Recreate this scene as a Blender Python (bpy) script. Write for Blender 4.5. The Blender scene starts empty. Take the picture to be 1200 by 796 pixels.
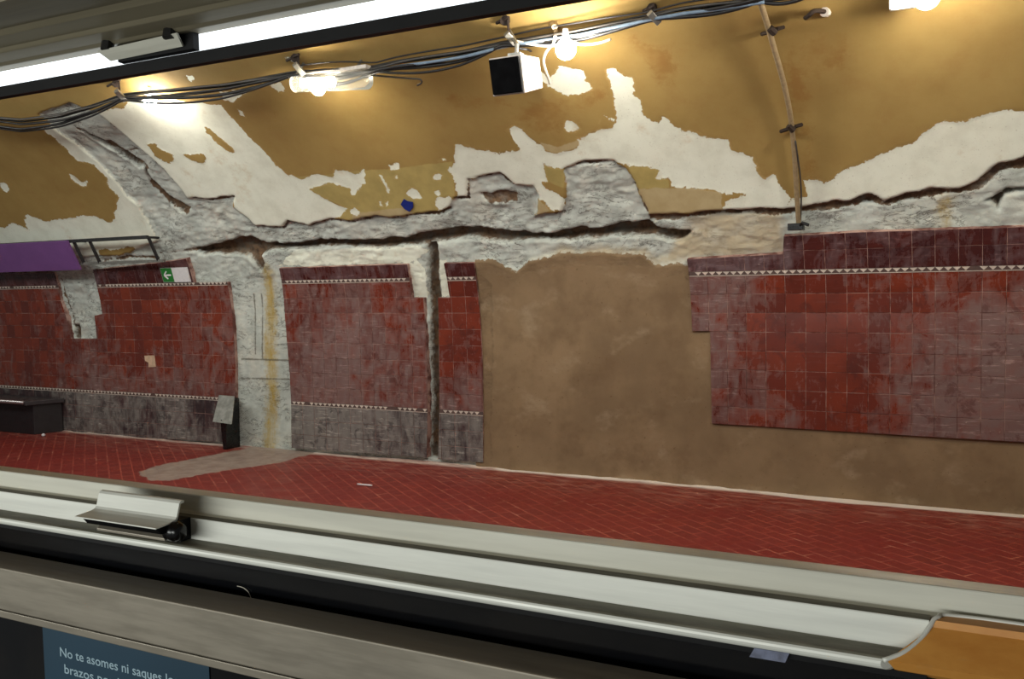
import bpy, math, random
import numpy as np
from mathutils import Vector, Matrix
random.seed(4)
C = bpy.context.scene.collection

# ------------------------------------------------------------------ place: tunnel cross-section and camera
# world: X along the track, Y away from the train, Z up, platform floor at z = 0, camera at (0, 0, EYE)
EYE = 1.6709
D0, AX, BX, HS = 7.2, 6.6812, 3.3114, -0.3532 + EYE      # wall distance, ellipse half axes, springing height
F = 1100.7
R = np.array([[0.88504129, 0.46510983, -0.01935894], [-0.01270283, 0.06570078, 0.99775851], [-0.46533919, 0.88281156, -0.06405611]])
PH = np.linspace(0, math.pi, 6000)
_dy = np.gradient(AX * np.cos(PH)); _dz = np.gradient(BX * np.sin(PH))
_sl = np.hypot(_dy, _dz); ST = HS + np.concatenate([[0], np.cumsum((_sl[1:] + _sl[:-1]) / 2)])

def S(X, s, off=0.0):
    """point on the wall / vault surface at arc height s, moved `off` towards the track"""
    X = np.asarray(X, float); s = np.asarray(s, float)
    ph = np.where(s < HS, 0.0, np.interp(s, ST, PH))
    y = np.where(s < HS, D0, D0 - AX + AX * np.cos(ph)); z = np.where(s < HS, s, HS + BX * np.sin(ph))
    ny = -np.cos(ph) / AX; nz = -np.sin(ph) / BX
    l = np.hypot(ny, nz); ny, nz = ny / l, nz / l
    return np.stack(np.broadcast_arrays(X, y + ny * off, z + nz * off), -1), np.stack(np.broadcast_arrays(0 * X, ny, nz), -1)

def rays(px):
    px = np.atleast_2d(np.array(px, float))
    d = np.stack([(px[:, 0] - 600) / F, -(px[:, 1] - 398) / F, np.ones(len(px))], 1) @ R
    return d / np.linalg.norm(d, axis=1, keepdims=True)

def hit(px):
    d = rays(px); lo = np.full(len(d), .3); hi = np.full(len(d), 40.)
    for _ in range(46):
        m = (lo + hi) / 2; y = d[:, 1] * m; z = EYE + d[:, 2] * m
        t = np.clip((z - HS) / BX, 0, .9999)
        ins = (y < D0 - AX + AX * np.sqrt(1 - t * t)) & (z < HS + BX)
        lo = np.where(ins, m, lo); hi = np.where(ins, hi, m)
    P = d * lo[:, None]; P[:, 2] += EYE
    return P, d

def XS(px):
    P, _ = hit(px)
    ph = np.arcsin(np.clip((P[:, 2] - HS) / BX, 0, 1))
    s = np.where(P[:, 2] < HS, P[:, 2], np.interp(ph, PH, ST))
    return np.stack([P[:, 0], s], 1)

def W(px, py, off=0.0):
    P, d = hit([(px, py)]); xs = XS([(px, py)])[0]
    _, n = S(xs[0], xs[1])
    k = off / max(.12, -float(d[0] @ n))
    return Vector(P[0] - d[0] * k)

def at(px, py, D):
    d = rays([(px, py)])[0]; return Vector((d[0] / d[1] * D, D, EYE + d[2] / d[1] * D))

def flat(px, z=0.0):
    d = rays(px); t = (z - EYE) / d[:, 2]; return (d * t[:, None])[:, :2]

# ------------------------------------------------------------------ numpy noise
def _hash(ix, iy, seed):
    h = (ix.astype(np.int64) * 374761393 + iy.astype(np.int64) * 668265263 + seed * 974711) & 0xffffffff
    h = ((h ^ (h >> 13)) * 1274126177) & 0xffffffff
    return ((h ^ (h >> 16)) & 0xffff) / 65535.0
def vnoise(x, y, seed=0):
    ix = np.floor(x); iy = np.floor(y); fx = x - ix; fy = y - iy
    fx = fx * fx * (3 - 2 * fx); fy = fy * fy * (3 - 2 * fy)
    a = _hash(ix, iy, seed); b = _hash(ix + 1, iy, seed); c = _hash(ix, iy + 1, seed); d = _hash(ix + 1, iy + 1, seed)
    return (a * (1 - fx) + b * fx) * (1 - fy) + (c * (1 - fx) + d * fx) * fy
def fbm(x, y, sc, octv=4, seed=0):
    v = 0; a = .5; t = 0
    for o in range(octv):
        v = v + a * vnoise(x / sc, y / sc, seed + o); t += a; a *= .5; sc *= .5
    return v / t * 2 - 1

def sdf(poly, X, Y, pad=.35):
    """signed distance (+ inside) of points to polygon; -1 far away"""
    poly = np.asarray(poly, float); out = np.full(X.shape, -1.0)
    m = (X > poly[:, 0].min() - pad) & (X < poly[:, 0].max() + pad) & (Y > poly[:, 1].min() - pad) & (Y < poly[:, 1].max() + pad)
    x = X[m]; y = Y[m]; d = np.full(x.shape, 1e9); ins = np.zeros(x.shape, bool)
    n = len(poly)
    for i in range(n):
        ax, ay = poly[i]; bx, by = poly[(i + 1) % n]
        ex, ey = bx - ax, by - ay; L = ex * ex + ey * ey + 1e-12
        t = np.clip(((x - ax) * ex + (y - ay) * ey) / L, 0, 1)
        d = np.minimum(d, np.hypot(x - ax - t * ex, y - ay - t * ey))
        c = ((ay > y) != (by > y))
        with np.errstate(divide='ignore', invalid='ignore'):
            ins ^= c & (x < ex * (y - ay) / (ey if abs(ey) > 1e-12 else 1e-12) + ax)
    out[m] = np.where(ins, d, -d); return out
def linedist(line, X, Y, pad=.4):
    line = np.asarray(line, float); out = np.full(X.shape, 9.0)
    m = (X > line[:, 0].min() - pad) & (X < line[:, 0].max() + pad) & (Y > line[:, 1].min() - pad) & (Y < line[:, 1].max() + pad)
    x = X[m]; y = Y[m]; d = np.full(x.shape, 9.)
    for (ax, ay), (bx, by) in zip(line[:-1], line[1:]):
        ex, ey = bx - ax, by - ay; L = ex * ex + ey * ey + 1e-12
        t = np.clip(((x - ax) * ex + (y - ay) * ey) / L, 0, 1)
        d = np.minimum(d, np.hypot(x - ax - t * ex, y - ay - t * ey))
    out[m] = d; return out
def smooth(a, lo, hi):
    t = np.clip((a - lo) / (hi - lo), 0, 1); return t * t * (3 - 2 * t)

# ------------------------------------------------------------------ object helpers
def tag(o, label=None, cat=None, group=None, kind=None):
    for k, v in (('label', label), ('category', cat), ('group', group), ('kind', kind)):
        if v: o[k] = v
    return o
def empty(name, loc=(0, 0, 0)):
    o = bpy.data.objects.new(name, None); C.objects.link(o); o.location = loc; o.empty_display_size = .05; return o
def link(name, me, mat=None, parent=None, smoothf=False):
    o = bpy.data.objects.new(name, me); C.objects.link(o)
    if mat:
        for m in (mat if isinstance(mat, (list, tuple)) else [mat]): me.materials.append(m)
    if smoothf: me.polygons.foreach_set('use_smooth', [True] * len(me.polygons))
    if parent:
        o.parent = parent
        # geometry is written in world coordinates: undo every ancestor's offset
        p = parent; off = Vector((0, 0, 0))
        while p: off += p.location; p = p.parent
        me.transform(Matrix.Translation(-off))
    return o

class MB:
    def __init__(s): s.v = []; s.f = []; s.mi = []; s.cur = 0
    def add(s, vs, fs):
        b = len(s.v); s.v += [tuple(v) for v in vs]; s.f += [tuple(b + i for i in f) for f in fs]; s.mi += [s.cur] * len(fs); return s
    def hexa(s, p):          # p: 8 points, bottom loop 0-3, top loop 4-7
        return s.add(p, [(3, 2, 1, 0), (4, 5, 6, 7), (0, 1, 5, 4), (1, 2, 6, 5), (2, 3, 7, 6), (3, 0, 4, 7)])
    def box(s, c, d, rot=None):
        c = Vector(c); pts = []
        for z in (-1, 1):
            for x, y in ((-1, -1), (1, -1), (1, 1), (-1, 1)):
                v = Vector((x * d[0] / 2, y * d[1] / 2, z * d[2] / 2))
                pts.append(c + (rot @ v if rot else v))
        return s.hexa(pts)
    def tube(s, pts, r, n=10, cap=True):
        pts = [Vector(p) for p in pts]; rs = r if isinstance(r, (list, tuple)) else [r] * len(pts)
        rings = []; up = Vector((.13, .4, .9))
        for i, p in enumerate(pts):
            t = (pts[min(i + 1, len(pts) - 1)] - pts[max(i - 1, 0)]).normalized()
            a = t.cross(up)
            if a.length < .05: a = t.cross(Vector((1, 0, 0)))
            a.normalize(); b = t.cross(a)
            rings.append([p + (a * math.cos(2 * math.pi * k / n) + b * math.sin(2 * math.pi * k / n)) * rs[i] for k in range(n)])
        vs = [v for g in rings for v in g]; fs = []
        for i in range(len(pts) - 1):
            for k in range(n):
                fs.append((i * n + k, i * n + (k + 1) % n, (i + 1) * n + (k + 1) % n, (i + 1) * n + k))
        if cap: fs += [tuple(range(n - 1, -1, -1)), tuple((len(pts) - 1) * n + k for k in range(n))]
        return s.add(vs, fs)
    def ball(s, c, r, nu=20, nv=12, sc=(1, 1, 1)):
        vs = [Vector((c[0], c[1], c[2] + r * sc[2]))]
        for j in range(1, nv):
            t = math.pi * j / nv
            for i in range(nu):
                a = 2 * math.pi * i / nu
                vs.append(Vector((c[0] + r * sc[0] * math.sin(t) * math.cos(a), c[1] + r * sc[1] * math.sin(t) * math.sin(a), c[2] + r * sc[2] * math.cos(t))))
        vs.append(Vector((c[0], c[1], c[2] - r * sc[2]))); fs = []
        for i in range(nu): fs.append((0, 1 + i, 1 + (i + 1) % nu))
        for j in range(nv - 2):
            for i in range(nu):
                a = 1 + j * nu + i; b = 1 + j * nu + (i + 1) % nu; fs.append((a, a + nu, b + nu, b))
        l = len(vs) - 1; o = 1 + (nv - 2) * nu
        for i in range(nu): fs.append((o + (i + 1) % nu, o + i, l))
        return s.add(vs, fs)
    def extrude(s, prof, x0, x1, closed=True):     # profile of (D, h above eye) run along X
        n = len(prof)
        vs = [(x0, d, EYE + h) for d, h in prof] + [(x1, d, EYE + h) for d, h in prof]
        fs = [(i, (i + 1) % n, n + (i + 1) % n, n + i) for i in range(n if closed else n - 1)]
        if closed: fs += [tuple(range(n - 1, -1, -1)), tuple(range(n, 2 * n))]
        return s.add(vs, fs)
    def plate(s, poly, depth):      # polygon of 3-D points thickened along `depth` vector
        n = len(poly); depth = Vector(depth)
        vs = [Vector(p) for p in poly] + [Vector(p) + depth for p in poly]
        return s.add(vs, [tuple(range(n)), tuple(range(2 * n - 1, n - 1, -1))] + [(i, n + i, n + (i + 1) % n, (i + 1) % n) for i in range(n)])
    def build(s, name, mat=None, parent=None, smoothf=False, bevel=0):
        import bmesh
        me = bpy.data.meshes.new(name); me.from_pydata(s.v, [], s.f); me.update()
        bm = bmesh.new(); bm.from_mesh(me); bmesh.ops.recalc_face_normals(bm, faces=bm.faces)
        if bevel:
            es = [e for e in bm.edges if len(e.link_faces) == 2 and e.calc_face_angle(0) > .5]
            bmesh.ops.bevel(bm, geom=es, offset=bevel, segments=2, affect='EDGES', profile=.5)
        bm.to_mesh(me); bm.free()
        o = link(name, me, mat, parent, smoothf)
        if not bevel and len(set(s.mi)) > 1: me.polygons.foreach_set('material_index', s.mi)
        return o

# ------------------------------------------------------------------ materials
def lin(c):
    return tuple(((v / 255) / 12.92 if v / 255 <= .04045 else ((v / 255 + .055) / 1.055) ** 2.4) for v in c) + (1.0,)
class NT:
    def __init__(s, name):
        s.m = bpy.data.materials.new(name); s.m.use_nodes = True; s.t = s.m.node_tree; s.b = s.t.nodes['Principled BSDF']
    def n(s, kind, **kw):
        n = s.t.nodes.new(kind)
        for k, v in kw.items(): setattr(n, k, v)
        return n
    def put(s, sock, v):
        if isinstance(v, bpy.types.NodeSocket): s.t.links.new(v, sock)
        elif v is not None:
            if isinstance(v, (int, float)) and hasattr(sock.default_value, '__len__'): v = (v,) * 3 + (1,) if len(sock.default_value) == 4 else (v,) * 3
            sock.default_value = v
    def math(s, op, a, b=None, c=None, clamp=False):
        n = s.n('ShaderNodeMath', operation=op); n.use_clamp = clamp
        for i, v in enumerate((a, b, c)):
            if v is not None: s.put(n.inputs[i], v)
        return n.outputs[0]
    def attr(s, name): return s.n('ShaderNodeAttribute', attribute_name=name).outputs['Fac']
    def noise(s, scale, detail=4, rough=.55, vec=None, dist=0):
        n = s.n('ShaderNodeTexNoise'); n.inputs['Scale'].default_value = scale; n.inputs['Detail'].default_value = detail
        n.inputs['Roughness'].default_value = rough; n.inputs['Distortion'].default_value = dist
        if vec is not None: s.put(n.inputs['Vector'], vec)
        return n.outputs['Fac']
    def vmul(s, vec, k):
        n = s.n('ShaderNodeVectorMath', operation='MULTIPLY'); s.put(n.inputs[0], vec); n.inputs[1].default_value = k; return n.outputs[0]
    def pos(s): return s.n('ShaderNodeNewGeometry').outputs['Position']
    def rng(s, v, a, b, lo=0., hi=1., sm=True):
        n = s.n('ShaderNodeMapRange', interpolation_type='SMOOTHSTEP' if sm else 'LINEAR')
        s.put(n.inputs[0], v); n.inputs[1].default_value = a; n.inputs[2].default_value = b; n.inputs[3].default_value = lo; n.inputs[4].default_value = hi
        return n.outputs[0]
    def mix(s, f, a, b, blend='MIX'):
        n = s.n('ShaderNodeMix', data_type='RGBA', blend_type=blend)
        s.put(n.inputs['Factor'], f); s.put(n.inputs[6], a); s.put(n.inputs[7], b); return n.outputs[2]
    def bump(s, h, strength=.4, dist=.01):
        n = s.n('ShaderNodeBump'); n.inputs['Strength'].default_value = strength; n.inputs['Distance'].default_value = dist
        s.put(n.inputs['Height'], h); s.t.links.new(n.outputs[0], s.b.inputs['Normal'])
    def set(s, **kw):
        for k, v in kw.items(): s.put(s.b.inputs[{'base': 'Base Color', 'rough': 'Roughness', 'metal': 'Metallic', 'spec': 'Specular IOR Level', 'em': 'Emission Color', 'es': 'Emission Strength', 'alpha': 'Alpha', 'trans': 'Transmission Weight', 'coat': 'Coat Weight'}[k]], v)
        return s
def simple(name, col, rough=.6, metal=0., wear=.12, scale=30, spec=None):
    t = NT(name); p = t.pos()
    nz = t.noise(scale, 4, .6, p)
    c = lin(col); d = tuple(v * (1 - wear * 2) for v in c[:3]) + (1,)
    t.set(base=t.mix(t.rng(nz, .3, .7), c, d), rough=t.rng(t.noise(scale * .5, 3, .5, p), .3, .7, max(0, rough - .08), min(1, rough + .08)), metal=metal)
    if spec is not None: t.set(spec=spec)
    t.bump(nz, .08, .002)
    return t.m
def emit(name, col, strength):
    t = NT(name); t.set(base=lin(col), em=lin(col), es=strength, rough=.4); return t.m

M_WHITEBOX = simple('white_plastic', (206, 196, 186), .5)
M_BLACK = simple('black_plastic', (14, 13, 14), .28)
M_GRILLE = simple('black_grille', (7, 7, 8), .9, spec=.1)
M_CABLE = simple('black_cable', (20, 18, 18), .5)
M_CABLEB = simple('blue_grey_cable', (120, 140, 160), .5)
M_CABLEG = simple('grey_cable', (70, 66, 62), .5)
M_CABLEW = simple('white_cable', (225, 218, 200), .5)
M_STEEL = simple('galvanised_steel', (150, 148, 140), .45, .7)
M_DARKSTEEL = simple('dark_steel', (62, 62, 62), .5, .6)
M_RUST = simple('dark_rusty_iron', (48, 34, 24), .8, .2)
M_CONDUIT = simple('conduit_grey', (150, 130, 98), .5)
M_PURPLE = simple('purple_enamel', (122, 80, 140), .5, wear=.06, scale=4)
M_GREEN = simple('sign_green', (42, 122, 52), .45, wear=.05)
M_SIGNW = simple('sign_white', (225, 222, 222), .45, wear=.04)
M_BLUE = simple('blue_tape', (18, 44, 130), .5)
M_BULB = emit('lit_bulb', (255, 248, 235), 215)
M_TUBE = emit('lit_tube', (255, 243, 222), 60)
M_STRIP = emit('strip_glow', (242, 250, 255), 1.1)

# ------------------------------------------------------------------ camera
cam = bpy.data.cameras.new('camera'); co = bpy.data.objects.new('camera', cam); C.objects.link(co)
cam.sensor_width = 36; cam.lens = F / 1200 * 36; cam.clip_start = .02; cam.clip_end = 200
m = Matrix.Identity(4)
for i in range(3):
    m[i][0] = R[0][i]; m[i][1] = R[1][i]; m[i][2] = -R[2][i]
m[2][3] = EYE; co.matrix_world = m
bpy.context.scene.camera = co

# ================================================================== THE WALL AND VAULT
def z1(l): return [(x / 3, y / 3) for x, y in l]
def z2(l): return [(400 + x / 3, y / 3) for x, y in l]
def z3(l): return [(800 + x / 3, y / 3) for x, y in l]
def zA(l): return [(x / 3.98, 100 + y / 3.98) for x, y in l]
def zB(l): return [(200 + x / 3.98, 190 + y / 3.98) for x, y in l]
def zC(l): return [(420 + x / 4.6, 170 + y / 4.6) for x, y in l]
def zD(l): return [(660 + x / 3.98, 160 + y / 3.98) for x, y in l]
def zE(l): return [(900 + x / 3.98, 130 + y / 3.98) for x, y in l]

TOPEDGE = [(219, 233), (245, 235), (273, 231), (273, 243), (298, 265), (331, 268), (337, 259), (361, 265), (386, 257), (413, 260), (439, 253), (459, 257), (485, 250), (515, 249), (526, 244),
           (533, 233), (549, 233), (548, 211), (585, 204), (600, 217), (624, 219), (631, 231), (629, 248), (624, 255), (659, 249), (662, 222), (661, 198), (685, 191), (718, 189), (733, 198), (743, 215), (758, 248), (760, 253),
           (801, 253), (821, 249), (886, 247), (914, 247), (930, 245), (960, 241), (975, 238), (995, 238), (1018, 229), (1036, 238), (1061, 230), (1076, 230), (1091, 223), (1124, 223), (1146, 214), (1171, 193), (1200, 186), (1270, 170), (1420, 150)]
BROWNTOP = [(556, 305), (576, 305), (605, 318), (620, 305), (660, 297), (755, 298), (768, 311), (803, 308)]
CONC = [[(-60, 318), (-60, 306), (60, 302), (140, 300), (185, 283), (173, 263), (161, 243), (148, 231), (131, 210), (113, 190), (88, 170), (59, 149), (43, 134), (83, 122), (111, 133), (137, 153), (161, 173), (191, 200), (214, 226)]
        + TOPEDGE + [(1420, 330), (803, 330)] + [(a, b + 14) for a, b in BROWNTOP[::-1]] + [(575, 335), (575, 565), (340, 550), (-60, 525)]]
WHITE = [
    [(47, 150), (75, 173), (90, 188), (110, 194), (126, 210), (126, 218), (137, 231), (133, 251), (137, 258), (129, 261), (110, 253), (98, 253), (68, 257), (55, 260), (33, 252), (28, 257), (34, 270), (15, 261), (7, 266), (-60, 270), (-60, 312), (185, 300), (196, 280), (186, 263), (175, 243), (162, 231), (146, 210), (128, 190), (104, 170), (72, 146)],
    [(111, 133), (126, 130), (143, 127), (151, 119), (195, 116), (236, 122), (259, 124), (267, 133), (283, 150), (299, 166), (310, 177), (323, 194), (340, 208), (351, 216), (376, 231), (407, 244), (401, 253), (386, 257), (361, 267), (337, 261), (331, 270), (298, 267), (273, 245), (273, 233), (245, 237), (210, 236), (203, 229), (180, 204), (150, 177), (126, 157), (104, 138)],
    zB([(600, 85), (690, 50), (760, 70), (770, 35), (860, 60), (890, 50), (910, 95), (870, 130), (845, 155), (840, 120), (790, 105), (720, 100), (630, 120)]),
    zB([(560, 60), (610, 85), (640, 125), (560, 105), (545, 75)]),
    zB([(1015, 15), (1045, 5), (1070, 20), (1055, 40), (1025, 35)]), zB([(970, 58), (987, 58), (1027, 140), (1013, 142)]),
    zB([(1100, 140), (1130, 122), (1150, 140), (1168, 165), (1140, 172), (1110, 162)]), zB([(968, 180), (982, 178), (988, 204), (974, 204)]), zB([(1003, 183), (1015, 183), (1022, 206), (1008, 204)]),
    zB([(838, 225), (860, 215), (878, 230), (868, 245), (845, 240)]), zB([(884, 32), (900, 35), (905, 55), (890, 50)]), zB([(1045, 55), (1060, 58), (1058, 75), (1046, 72)]),
    zC([(160, 105), (215, 98), (228, 125), (200, 138), (170, 128)]), zC([(405, 165), (440, 150), (463, 172), (445, 190), (410, 185)]), zC([(420, 295), (490, 275), (525, 340), (480, 338), (430, 355), (412, 320)]),
    zC([(415, 75), (455, 65), (485, 72), (480, 85), (430, 88)]), zC([(420, 250), (438, 250), (436, 266), (420, 264)]), zC([(195, 158), (215, 158), (212, 180), (198, 178)]), zC([(10, 130), (30, 130), (34, 158), (20, 155)]),
    [(535, 168), (550, 172), (580, 180), (600, 178), (610, 177), (608, 170), (600, 163), (594, 153), (603, 148), (613, 152), (620, 160), (630, 168), (647, 178), (667, 177), (680, 170), (677, 163), (690, 157), (717, 150), (722, 140), (720, 117), (712, 82), (718, 80), (733, 88), (743, 90), (743, 103), (742, 113), (752, 117), (753, 133), (763, 143), (773, 147), (777, 137), (790, 147), (800, 153), (807, 155), (833, 162), (853, 163), (857, 177), (883, 183), (887, 200), (895, 213), (907, 205), (912, 220), (927, 233), (923, 246), (867, 250), (847, 246), (850, 238), (875, 230), (872, 225), (847, 227), (820, 222), (800, 220), (786, 220), (783, 210), (771, 208), (773, 200), (760, 194), (735, 194), (718, 190), (685, 192), (661, 199), (637, 193), (640, 212), (633, 213), (640, 220), (663, 233), (662, 248), (648, 247), (630, 233), (630, 222), (613, 220), (600, 218), (587, 206), (549, 212), (549, 232), (537, 232), (532, 213), (526, 200), (532, 187)],
    z2([(765, 230), (800, 240), (850, 250), (860, 285), (882, 308), (850, 322), (800, 336), (760, 320), (730, 290), (745, 262)]), z2([(680, 248), (700, 250), (735, 285), (725, 298), (700, 270)]),
    z2([(790, 425), (815, 428), (832, 448), (820, 462), (795, 455)]), z2([(900, 405), (925, 398), (965, 418), (960, 430), (920, 412), (905, 430)]),
    [(942, 213), (960, 213), (967, 217), (987, 200), (1013, 190), (1033, 180), (1073, 167), (1080, 157), (1100, 143), (1133, 142), (1137, 137), (1160, 132), (1180, 129), (1200, 133), (1290, 135), (1420, 120), (1420, 155), (1270, 175), (1200, 190), (1171, 197), (1146, 217), (1124, 226), (1091, 226), (1076, 233), (1061, 233), (1036, 241), (1018, 232), (995, 241), (975, 241), (930, 247), (915, 248), (927, 232), (944, 232), (946, 224)],
    z1([(0, 640), (20, 645), (37, 668), (20, 678), (0, 660)]), z1([(243, 615), (260, 622), (285, 645), (305, 638), (305, 658), (285, 655), (255, 635)]), z1([(838, 385), (855, 395), (865, 415), (845, 405)]),
    z1([(950, 300), (985, 290), (1005, 310), (980, 325)]), z1([(1000, 200), (1040, 205), (1045, 235), (1020, 215)]), z1([(780, 325), (850, 310), (875, 320), (820, 360), (790, 350)]), z1([(650, 265), (675, 270), (665, 285)]),
    [(478, 310), (487, 308), (497, 320), (498, 350), (484, 349)], [(513, 306), (521, 306), (528, 349), (514, 349)], zB([(560, 415), (1160, 400), (1190, 420), (1100, 478), (560, 492), (500, 485)]),
]
HOLES = [z1([(515, 508), (540, 503), (565, 525), (600, 540), (617, 560), (600, 580), (575, 570), (545, 550)]), z1([(645, 545), (680, 550), (715, 540), (726, 560), (715, 580), (690, 570), (665, 558)]),
         z1([(718, 445), (740, 450), (790, 495), (825, 530), (820, 540), (795, 530), (750, 490), (720, 465)]), z2([(693, 498), (760, 515), (845, 488), (825, 522), (760, 542), (720, 530)]),
         [(115, 293), (157, 290), (162, 300), (140, 303), (118, 305)]]
GROOVE = [
    [(227, 293), (270, 283), (293, 280), (310, 287), (341, 287), (376, 282), (398, 282), (420, 285), (476, 279), (511, 272), (559, 268), (576, 271), (605, 275), (648, 276), (672, 269), (680, 267), (700, 270), (735, 262), (758, 260), (768, 267), (793, 273), (808, 274), (796, 283), (780, 283), (765, 278), (735, 277), (698, 280), (660, 282), (616, 284), (572, 284), (555, 281), (511, 285), (470, 290), (439, 293), (401, 290), (351, 293), (315, 294), (305, 300), (308, 313), (303, 318), (288, 301), (275, 300), (230, 298)],
    [(93, 155), (112, 164), (142, 181), (165, 193), (166, 199), (158, 200), (140, 187), (110, 168)], [(164, 195), (168, 202), (176, 216), (192, 230), (208, 238), (222, 246), (208, 251), (195, 241), (178, 222), (169, 212)],
    zE([(1020, 425), (1110, 372), (1260, 365), (1260, 380), (1110, 400), (1075, 462)]),
    [(499, 286), (509, 286), (511, 320), (513, 350), (516, 420), (516, 480), (514, 537), (501, 536), (503, 480), (502, 420), (501, 350), (500, 320)],
    [(84, 381), (90, 381), (92, 397), (84, 396)]]
SHALLOW = [zC([(650, 272), (740, 255), (850, 268), (842, 310), (720, 322), (680, 300)]), [(760, 252), (801, 252), (821, 248), (886, 246), (914, 246), (930, 244), (975, 237), (995, 237), (1018, 228), (1036, 237), (1061, 229), (1091, 222), (1124, 222), (1146, 213), (1171, 192), (1200, 185), (1290, 165), (1290, 180), (1200, 200), (1171, 204), (1150, 222), (1124, 229), (1091, 231), (1061, 238), (1036, 244), (1018, 238), (990, 245), (930, 251), (914, 253), (886, 252), (830, 253), (800, 257), (760, 258)]]
EDGES = [([(548, 233), (548, 211), (566, 207), (585, 204), (600, 217)], 4), ([(660, 198), (685, 191), (718, 189), (733, 198)], 4), ([(215, 231), (245, 235), (273, 231)], 2.5), ([(298, 266), (331, 268), (337, 260), (361, 266), (386, 258), (413, 261), (439, 254), (459, 257), (485, 251), (515, 250), (526, 245)], 2.5),
         ([(111, 133), (137, 153), (161, 173), (191, 200), (214, 226)], 1.2), ([(141, 180), (163, 177)], 1.2), ([(743, 216), (758, 248)], 1.5), ([(533, 233), (549, 233)], 3),
         ([(120, 306), (150, 302), (185, 304)], 3), ([(185, 298), (230, 294)], 3), ([(625, 255), (660, 250)], 2), ([(69, 322), (74, 345), (84, 382)], 2)]
YELLOW = [[(340, 208), (400, 202), (460, 197), (513, 191), (531, 188), (533, 233), (515, 251), (413, 262), (386, 258), (407, 244), (376, 231), (351, 216)], [(637, 193), (661, 198), (662, 222), (640, 212)], zD([(300, 133), (400, 135), (450, 160), (440, 190), (490, 200), (500, 242), (345, 245)])]
TAN = [zD([(340, 245), (500, 240), (600, 240), (738, 258), (740, 345), (390, 372)]), zC([(970, 290), (1035, 355), (935, 385)]), [(413, 250), (480, 242), (486, 252), (413, 262)], z2([(693, 498), (760, 515), (845, 488), (825, 522), (760, 542), (720, 530)])]
BROWN = [BROWNTOP + [(815, 325), (1420, 325), (1420, 720), (1200, 625), (556, 570)]]
BEIGE = [[(780, 300), (805, 262), (800, 255), (886, 250), (914, 250), (918, 297), (803, 306), (768, 312), (740, 300)], [(620, 306), (660, 292), (755, 292), (770, 300), (768, 312), (755, 300), (660, 298)]]
STAINS = [z2([(390, 330), (450, 318), (545, 350), (520, 365), (440, 385), (395, 380)]), z2([(590, 370), (700, 350), (830, 350), (940, 300), (930, 340), (850, 400), (780, 430), (700, 465), (650, 460), (690, 420), (610, 410)]), z2([(1010, 130), (1100, 160), (1170, 190), (1180, 290), (1090, 300), (1080, 230), (1020, 190)]),
          z3([(430, 130), (500, 100), (570, 120), (560, 240), (450, 280), (400, 220)]), z3([(390, 150), (430, 400), (450, 620), (420, 620), (405, 400), (360, 180)])]
CHANNEL = [[(95, 161), (140, 188), (165, 199), (176, 218), (208, 252), (192, 272), (165, 240), (135, 200)]]

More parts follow.
